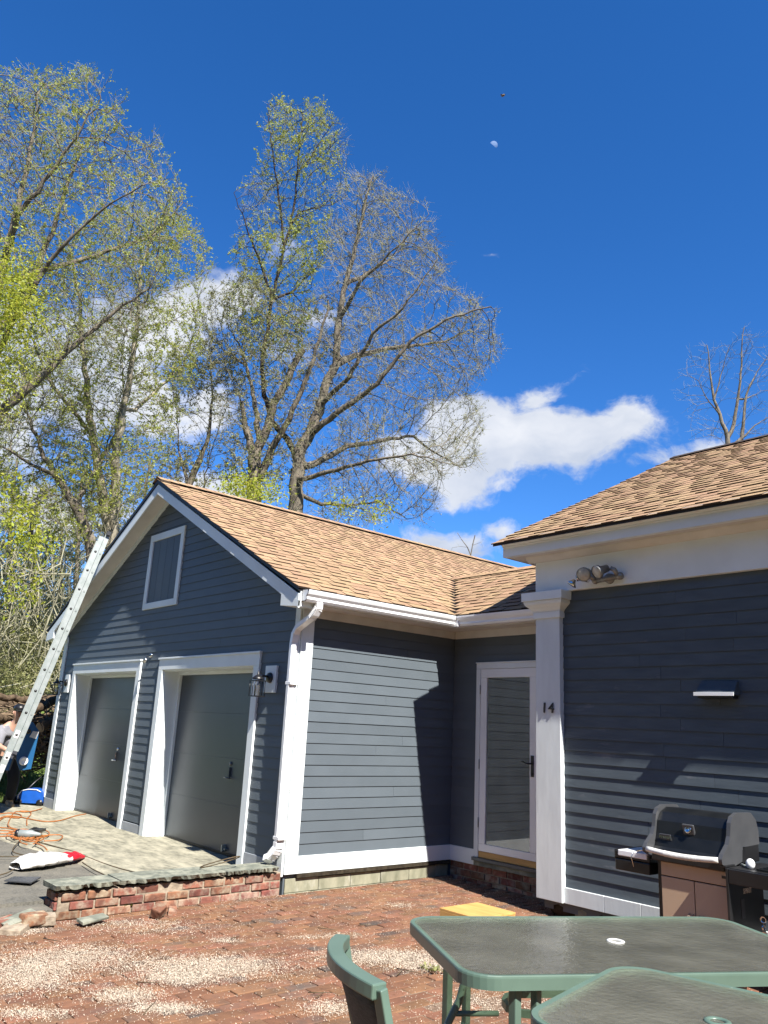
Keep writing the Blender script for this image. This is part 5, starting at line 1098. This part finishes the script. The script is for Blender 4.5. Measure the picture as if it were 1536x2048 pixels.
tree('tree', 'old broken tree with splintered stub limbs behind the garage ridge', 24.5,
    [(.28, .22, [(505, 1130), (508, 985), (508, 915)]),
     (.17, .06, [(508, 915), (500, 892), (490, 850), (486, 825), (483, 803)]), (.17, .10, [(508, 915), (537, 850), (546, 808), (567, 775), (590, 727), (606, 700)]),
     (.12, .02, [(520, 890), (504, 787, .6), (483, 704, 1), (465, 650, 1.3), (442, 615, 1.5)]), (.15, .03, [(515, 970), (554, 892, -.4), (583, 850, -.6), (612, 787, -.8), (633, 742, -1), (650, 683, -1.2), (660, 640, -1.3)]),
     (.05, .01, [(483, 704, 1), (430, 660, 1.4), (400, 625, 1.6)])],
    [(490, 1000), (450, 900), (420, 780), (395, 640), (430, 560), (500, 540), (600, 620), (680, 600), (670, 700), (620, 850), (560, 960)],
    3200, 'leaf_g', 16000, depth=.6, bark='bark', step=.26, seed=8, lsize=.042, group=G1)
G2 = 'budding maples left of the garage'
tree('tree', 'large budding maple whose fine upright crown fills the upper left corner', 17,
    [(.36, .26, [(-150, 1560), (-120, 1200), (-70, 960)]),
     (.17, .02, [(-70, 960), (0, 828), (70, 765), (150, 690), (210, 640), (300, 575)]), (.20, .02, [(-70, 960), (-35, 700), (10, 520), (35, 420), (60, 300), (80, 180)]),
     (.12, .02, [(-35, 700), (40, 535, .6), (80, 410, .9), (110, 300, 1), (155, 190, 1.2)]), (.09, .015, [(10, 520), (60, 465, -.7), (130, 405, -1), (190, 350, -1.3), (240, 285, -1.5)]),
     (.09, .015, [(20, 560), (110, 490, .8), (200, 440, 1.2), (280, 390, 1.6), (330, 310, 1.9)]), (.10, .015, [(-35, 760), (60, 690, -1), (150, 600, -1.6), (240, 540, -2), (340, 500, -2.4)]), (.14, .02, [(-70, 960), (-110, 700), (-120, 450), (-60, 250), (0, 150)])],
    [(-160, 900), (-220, 420), (-60, 180), (0, 150), (40, 122), (70, 150), (125, 130), (160, 118), (200, 130), (248, 165), (235, 230), (262, 270), (320, 262), (322, 330), (375, 395), (370, 470), (330, 560), (300, 650), (150, 780), (0, 880)],
    6200, 'leaf', 40000, depth=.55, bark='bark', step=.23, seed=11, lsize=.034, maxn=18000, group=G2, twl=.42)
tree('tree', 'pale forked tree rising just left of the garage gable', 20,
    [(.20, .17, [(236, 1250), (228, 1110), (210, 1010)]),
     (.14, .02, [(210, 1010), (195, 930), (185, 870), (175, 800), (165, 700), (160, 600), (135, 480)]), (.15, .02, [(225, 1080), (240, 900, -.3), (255, 830, -.4), (275, 740, -.5), (285, 660, -.6), (300, 560, -.8), (335, 470, -1)]),
     (.07, .015, [(195, 930), (215, 850, .7), (225, 760, 1), (215, 650, 1.3)]), (.06, .01, [(255, 830), (300, 770, .5), (350, 700, 1), (385, 600, 1.3)]), (.06, .01, [(185, 870), (130, 800, -.7), (90, 700, -1.1), (60, 620, -1.4)])],
    [(210, 1080), (120, 980), (50, 820), (50, 620), (110, 480), (220, 400), (330, 410), (400, 450), (425, 540), (400, 700), (350, 850), (300, 980)],
    5200, 'leaf', 30000, depth=.6, bark='bark_pale', step=.25, seed=14, lsize=.036, group=G2)
tree('tree', 'dark leaning tree crossing in front of the pale forked tree at the left', 19,
    [(.17, .13, [(205, 1290), (180, 1080), (150, 1010)]), (.11, .02, [(150, 1010), (110, 950), (80, 895), (62, 840), (35, 800)]), (.07, .01, [(150, 1010), (190, 900, .6), (200, 820, 1)]), (.06, .01, [(110, 950), (60, 930, -.6), (0, 900, -1)])],
    [(180, 1080), (60, 1040), (-40, 960), (-60, 820), (20, 720), (140, 740), (240, 820), (260, 960)],
    2600, 'leaf', 12000, depth=.6, bark='bark', step=.25, seed=17, lsize=.036, group=G2)
tree('tree', 'small bushy budding tree showing over the ridge between the gable and the broken tree', 26,
    [(.15, .11, [(372, 1150), (376, 975), (400, 920)]), (.09, .01, [(400, 920), (418, 870), (425, 800), (420, 720)]), (.07, .01, [(376, 975), (350, 880, .5), (345, 790, .8)]), (.05, .01, [(408, 1120), (409, 950), (440, 850)])],
    [(320, 1000), (310, 820), (350, 690), (420, 650), (480, 720), (490, 860), (470, 960)],
    2400, 'leaf_g', 14000, depth=.7, bark='bark', step=.28, seed=19, lsize=.042, group=G2)
k = 0
WL = ['woodland tree nearest the ladder foot side, rising at the far left', 'woodland tree cut off by the left edge of the photo', 'woodland tree just left of the ladder top', 'tall thin woodland tree set far back at the left', 'woodland tree seen just over the left slope of the gable', 'farthest thin woodland tree, left of the gable peak', 'far thin woodland tree close beside the gable peak']
for (u, dd, w_, top, sd_, lf) in ((70, 24, 150, 960, 31, 'leaf'), (-40, 27, 170, 900, 33, 'leaf_g'), (150, 29, 150, 900, 35, 'leaf_g'), (20, 34, 200, 860, 37, 'leaf'), (290, 33, 150, 860, 39, 'leaf_g'), (120, 38, 170, 980, 41, 'leaf'), (220, 37, 150, 1000, 43, 'leaf_g')):
    k += 1; tree('tree', WL[k-1], dd, [(.16, .05, [(u+rnd.uniform(-8, 8), 1400), (u, 1200), (u+rnd.uniform(-10, 10), 1050), (u+rnd.uniform(-15, 15), top+60)])],
        [(u-w_*.35, 1330), (u-w_*.6, 1150), (u-w_*.5, top+60), (u, top), (u+w_*.5, top+50), (u+w_*.6, 1150), (u+w_*.35, 1320)], 1500, lf, 7000, depth=.6, step=.32, seed=sd_, lsize=.045, group='woodland trees at the lower left', tipr=.0055)
tree('tree', 'bare tree with several pale stems standing beyond the right hand house roof', 38,
    [(.16, .12, [(1458, 1010), (1456, 900), (1455, 875)]), (.12, .02, [(1455, 875), (1440, 830), (1428, 800), (1422, 760), (1418, 720), (1414, 690)]), (.11, .02, [(1460, 880), (1470, 830), (1478, 780), (1483, 730), (1484, 690), (1488, 655)]),
     (.11, .02, [(1482, 890), (1488, 830), (1492, 790), (1500, 770), (1530, 720)]), (.07, .012, [(1478, 800), (1500, 790, .5), (1536, 770, .8)]), (.05, .01, [(1440, 830), (1410, 812, -.5), (1385, 775, -.8), (1360, 765, -1)]), (.06, .01, [(1482, 880), (1510, 850), (1550, 828)]), (.05, .01, [(1428, 800), (1445, 740), (1460, 690)])],
    [(1440, 880), (1390, 880), (1355, 770), (1385, 690), (1425, 665), (1490, 650), (1530, 665), (1600, 700), (1610, 800), (1560, 870)],
    650, 'leaf_g', 0, depth=.5, bark='bark', step=.42, seed=51, tipr=.0065, twigs=2, twl=.7)
tree('tree', 'small faint bare treetop showing just over the far end of the garage ridge', 34,
    [(.06, .02, [(938, 1300), (942, 1110), (950, 1070)]), (.03, .01, [(942, 1110), (915, 1065)])], [(900, 1130), (912, 1060), (955, 1050), (985, 1100), (980, 1130)], 60, 'leaf_g', 0, depth=.4, step=.4, seed=53, tipr=.006, twigs=2, twl=.5)

# ------------------------------------------------------------------ undergrowth, brush, distant woods
rs = np.random.RandomState(9)
def leafmass(name, label, boxes, material, size, kind='stuff', cat='undergrowth', per=2):
    C = []
    for (u, v, su, sv, d, dd, n) in boxes:
        p = rs.randn(n, 3)*.5; u_ = u+p[:, 0]*su; v_ = v+p[:, 1]*sv; base = np.array([at(float(a), float(b2), d+float(c_)*dd) for a, b2, c_ in zip(u_[::4], v_[::4], p[::4, 2])]); b4 = np.repeat(base, 4, 0)[:n]; C.append(b4+rs.randn(len(b4), 3)*.22)
    V, Fq = leaves(np.concatenate(C), size, rs, per); o = bpy.data.objects.new(name, np_mesh(name, V, Fq, M[material])); COL.objects.link(o); return tag(o, label, cat, kind=kind)
leafmass('undergrowth', 'tangled green undergrowth along the foot of the woodland at the left', [(40, 1290, 90, 60, 22, 3, 9000), (100, 1330, 70, 50, 23, 3, 6000), (20, 1370, 60, 40, 19, 2, 5000), (-60, 1280, 90, 90, 21, 3, 5000), (120, 1230, 80, 70, 26, 3, 5000)], 'leaf_g', .036, per=3)
leafmass('undergrowth', 'bright yellow green leafy growth at the left edge beneath the maple', [(30, 1040, 40, 50, 15, 1.5, 350), (60, 1090, 30, 24, 15.5, 1, 260), (5, 990, 20, 30, 15, 1, 160), (45, 1180, 30, 20, 15, 1, 160)], 'leaf_y', .05)
leafmass('maple_sprays', 'dense bright yellow green maple leaves hanging at the left edge of the photo', [(18, 545, 34, 34, 12.5, .6, 650), (28, 605, 44, 34, 12.5, .7, 800), (8, 700, 26, 40, 12.5, .5, 500), (45, 640, 26, 16, 12.5, .4, 260), (15, 590, 30, 60, 12.5, .6, 450), (0, 780, 26, 30, 12.5, .4, 200)], 'leaf_y', .036, cat='foliage')
leafmass('shrub', 'bright yellow green shrub tops showing over the garage ridge', [(478, 976, 30, 16, 21, .8, 700), (535, 985, 34, 8, 21, .8, 420), (672, 1012, 22, 14, 21, .8, 160), (755, 1020, 22, 12, 21, .8, 150)], 'leaf_y', .05, cat='shrub')
# distant hillside wood that closes the view at the lower left
C = []
for (az0, az1, d0, d1, h0, h1, n) in ((95, 75, 44, 60, 1, 8, 26000),):
    pass
q0 = np.array([at(float(u), float(v), float(dz)) for u, v, dz in zip(rs.uniform(-260, 300, 9000), 1400-np.abs(rs.randn(9000))*130, rs.uniform(42, 56, 9000))])
V, Fq = leaves(q0, .10, rs, 3); o = bpy.data.objects.new('far_woods', np_mesh('far_woods', V, Fq, M['leaf_g'])); COL.objects.link(o); tag(o, 'hazy far woods seen between the trunks at the lower left', 'woods', kind='stuff')
# unseen leaf belt behind the camera, added to cut sky light on shaded walls
n = 34000; th = rs.uniform(radians(-150), radians(45), n); rr = rs.uniform(21, 30, n); q0 = np.stack([CAM.x+rr*np.cos(th), CAM.y+rr*np.sin(th), np.abs(rs.rand(n))**.8*(14.0+1.5*np.sin(th*9)+1.0*np.sin(th*23))], 1)
V, Fq = leaves(q0, .55, rs, 1); o = bpy.data.objects.new('street_trees', np_mesh('street_trees', V, Fq, M['leaf_g'])); COL.objects.link(o); tag(o, 'unseen belt of trees added behind the camera to block low sky light', 'trees', kind='stuff')
# thin stems tangled through the undergrowth
n = 900; q0 = np.array([at(float(u), float(v), float(dz)) for u, v, dz in zip(rs.uniform(-60, 150, n), rs.uniform(1120, 1400, n), rs.uniform(17, 25, n))]); a = rs.randn(n, 3)*.55+np.array([0, 0, .8]); a /= np.linalg.norm(a, axis=1)[:, None]; b_ = a+rs.randn(n, 3)*.35; b_ /= np.linalg.norm(b_, axis=1)[:, None]
L_ = rs.uniform(.4, 1.6, n)[:, None]; R_ = rs.uniform(.006, .022, n); V1, F1 = frusta(q0, q0+a*L_*.5, R_, R_*.7, 4); V2, F2 = frusta(q0+a*L_*.5, q0+a*L_*.5+b_*L_*.5, R_*.7, R_*.3, 4)
o = bpy.data.objects.new('thicket_stems', np_mesh('thicket_stems', np.concatenate([V1, V2]), np.concatenate([F1, F2+len(V1)]), M['twig'])); COL.objects.link(o); tag(o, 'tangle of thin bare stems through the undergrowth at the left', 'thicket', kind='stuff')
# brush pile of cut logs
GL = 'cut logs in the brush pile left of the garage'
logs = [((-20, 1412), (108, 1398), .10), ((-10, 1440), (40, 1425), .12), ((60, 1418), (122, 1400), .09), ((62, 1412), (88, 1404), .11), ((50, 1436), (120, 1432), .10), ((80, 1455), (125, 1436), .12), ((78, 1470), (118, 1452), .085), ((0, 1462), (42, 1448), .11), ((10, 1484), (48, 1474), .09), ((-20, 1500), (30, 1520), .08), ((86, 1490), (108, 1468), .06), ((-10, 1392), (60, 1402), .08)]
lab = ['long dark log along the top of the brush pile', 'thick dark log at the upper left of the brush pile', 'brown log reaching the garage corner at the pile top', 'short pale ended log on top of the brush pile', 'mossy log across the middle of the brush pile', 'thick barked log just beside the garage corner board', 'thinner log below the thick one at the garage corner', 'dark log behind the ladder rails in the brush pile', 'thin log low behind the ladder', 'log at the left edge behind the person', 'short stub of log beside the blue case', 'thin grey log lying highest at the left edge']
for i, (a, b2, r_) in enumerate(logs):
    dx = 13.9+rnd.uniform(-.3, .5); A = at(*a, dx+rnd.uniform(-.4, .4)); B = at(*b2, dx+rnd.uniform(-.2, .8)); q = MB(); pts = [A.lerp(B, t)+Vector((rnd.uniform(-.04, .04), rnd.uniform(-.04, .04), rnd.uniform(-.04, .04))) for t in (0, .25, .5, .75, 1)]
    q.tube(pts, [r_*rnd.uniform(.62, .85) for _ in pts], 9, caps=False); e_ = (B-A).normalized(); q.lathe(B-e_*.002, e_, [(0, r_*.72), (.004, 0)], 9, 1); q.lathe(A+e_*.002, -e_, [(0, r_*.72), (.004, 0)], 9, 1)
    tag(q.build('log', [M['logbark'], M['stick']]), lab[i], 'log', GL)
n = 1700; c = np.array([at(float(u), float(v), float(d)) for u, v, d in zip(rs.uniform(-30, 118, n), rs.triangular(1395, 1490, 1545, n), rs.uniform(13.7, 15.4, n))]); a = rs.randn(n, 3)*np.array([1, 1, .35]); a /= np.linalg.norm(a, axis=1)[:, None]; L_ = rs.uniform(.12, .65, n)[:, None]
R_ = rs.uniform(.004, .014, n); V, Fq = frusta(c-a*L_/2, c+a*L_/2, R_, R_*.6, 4); o = bpy.data.objects.new('brush_sticks', np_mesh('brush_sticks', V, Fq, M['stick'])); COL.objects.link(o); tag(o, 'dry sticks and twigs heaped over the brush pile', 'brush', kind='stuff')
# grass beyond the apron
n = 16000; x = rs.uniform(-10.5, -6.75, n); y = rs.uniform(-2.5, 3.5, n); keep = ~((x > -7.0) & (y < .0)); x, y = x[keep], y[keep]; z = np.array([max(hill(a, b2), .40) for a, b2 in zip(x, y)]); n = len(x)
th = rs.uniform(0, 2*pi, n); h = rs.uniform(.04, .12, n); s = rs.uniform(.004, .009, n); b0 = np.stack([x, y, z-.01], 1); sd_ = np.stack([np.cos(th)*s, np.sin(th)*s, 0*s], 1); tip = b0+np.stack([rs.randn(n)*.03, rs.randn(n)*.03, h], 1)
V = np.stack([b0-sd_, b0+sd_, tip+sd_*.2, tip-sd_*.2], 1).reshape(-1, 3); o = bpy.data.objects.new('grass', np_mesh('grass', V, np.arange(4*n).reshape(-1, 4), M['grass'])); COL.objects.link(o); tag(o, 'short sunlit grass between the apron and the brush pile', 'grass', kind='stuff')
g2 = MB(); xs_ = [-12+.5*i for i in range(12)]; ys_ = [-8+.6*i for i in range(24)]
g2.add([(x, y, max(hill(x, y), .36)+.012) for y in ys_ for x in xs_], [(j*12+i, j*12+i+1, (j+1)*12+i+1, (j+1)*12+i) for j in range(23) for i in range(11)]); struct(g2.build('lawn', M['grass']))

# ------------------------------------------------------------------ moon
c = ray(987, 291).normalized(); mc = CAM+c*2000; rr = 2000*7.5/F; up = (c.cross(Vector((0, 0, 1)))).cross(c).normalized(); rt = c.cross(up)
if rt.dot(RT) < 0: rt = -rt
lit = (rt*.62+up*.78).normalized(); al = lit.cross(c).normalized(); V = []; nn = 20
for i in range(nn+1):
    t = pi*i/nn; V += [tuple(mc+al*cos(t)*rr+lit*sin(t)*rr), tuple(mc+al*cos(t)*rr-c*rr*.6*sin(t)+lit*sin(t)*rr*.55), tuple(mc+al*cos(t)*rr-c*rr*.9*sin(t)-lit*sin(t)*rr*.02)]
Fs = []
for i in range(nn): Fs += [(3*i, 3*i+1, 3*i+4, 3*i+3), (3*i+1, 3*i+2, 3*i+5, 3*i+4)]
mm = bpy.data.materials.new('daylight_moon'); mm.use_nodes = True; t_ = mm.node_tree; b_ = t_.nodes['Principled BSDF']; b_.inputs['Base Color'].default_value = (.42, .52, .66, 1); b_.inputs['Roughness'].default_value = 1; b_.inputs['Alpha'].default_value = .26
tag(MB().add(V, Fs, 0, True).build('moon', mm), 'pale half moon in the clear blue sky', 'moon')
c = ray(1006, 191).normalized(); p = CAM+c*6; q = MB().ball(p, (.014), .008, .007, 8, 6); ins = thing('flying_insect', 'tiny dark flying speck high in the sky above the moon', 'insect', p); q.build('body', M['bark'], ins)
for s in (-1, 1): MB().add([p+Vector((0, 0, .008)), p+RT*s*.016+Vector((0, 0, .012)), p+RT*s*.014+HF*.012+Vector((0, 0, .008))], [(0, 1, 2)]).build('wing', M['bark'], ins)
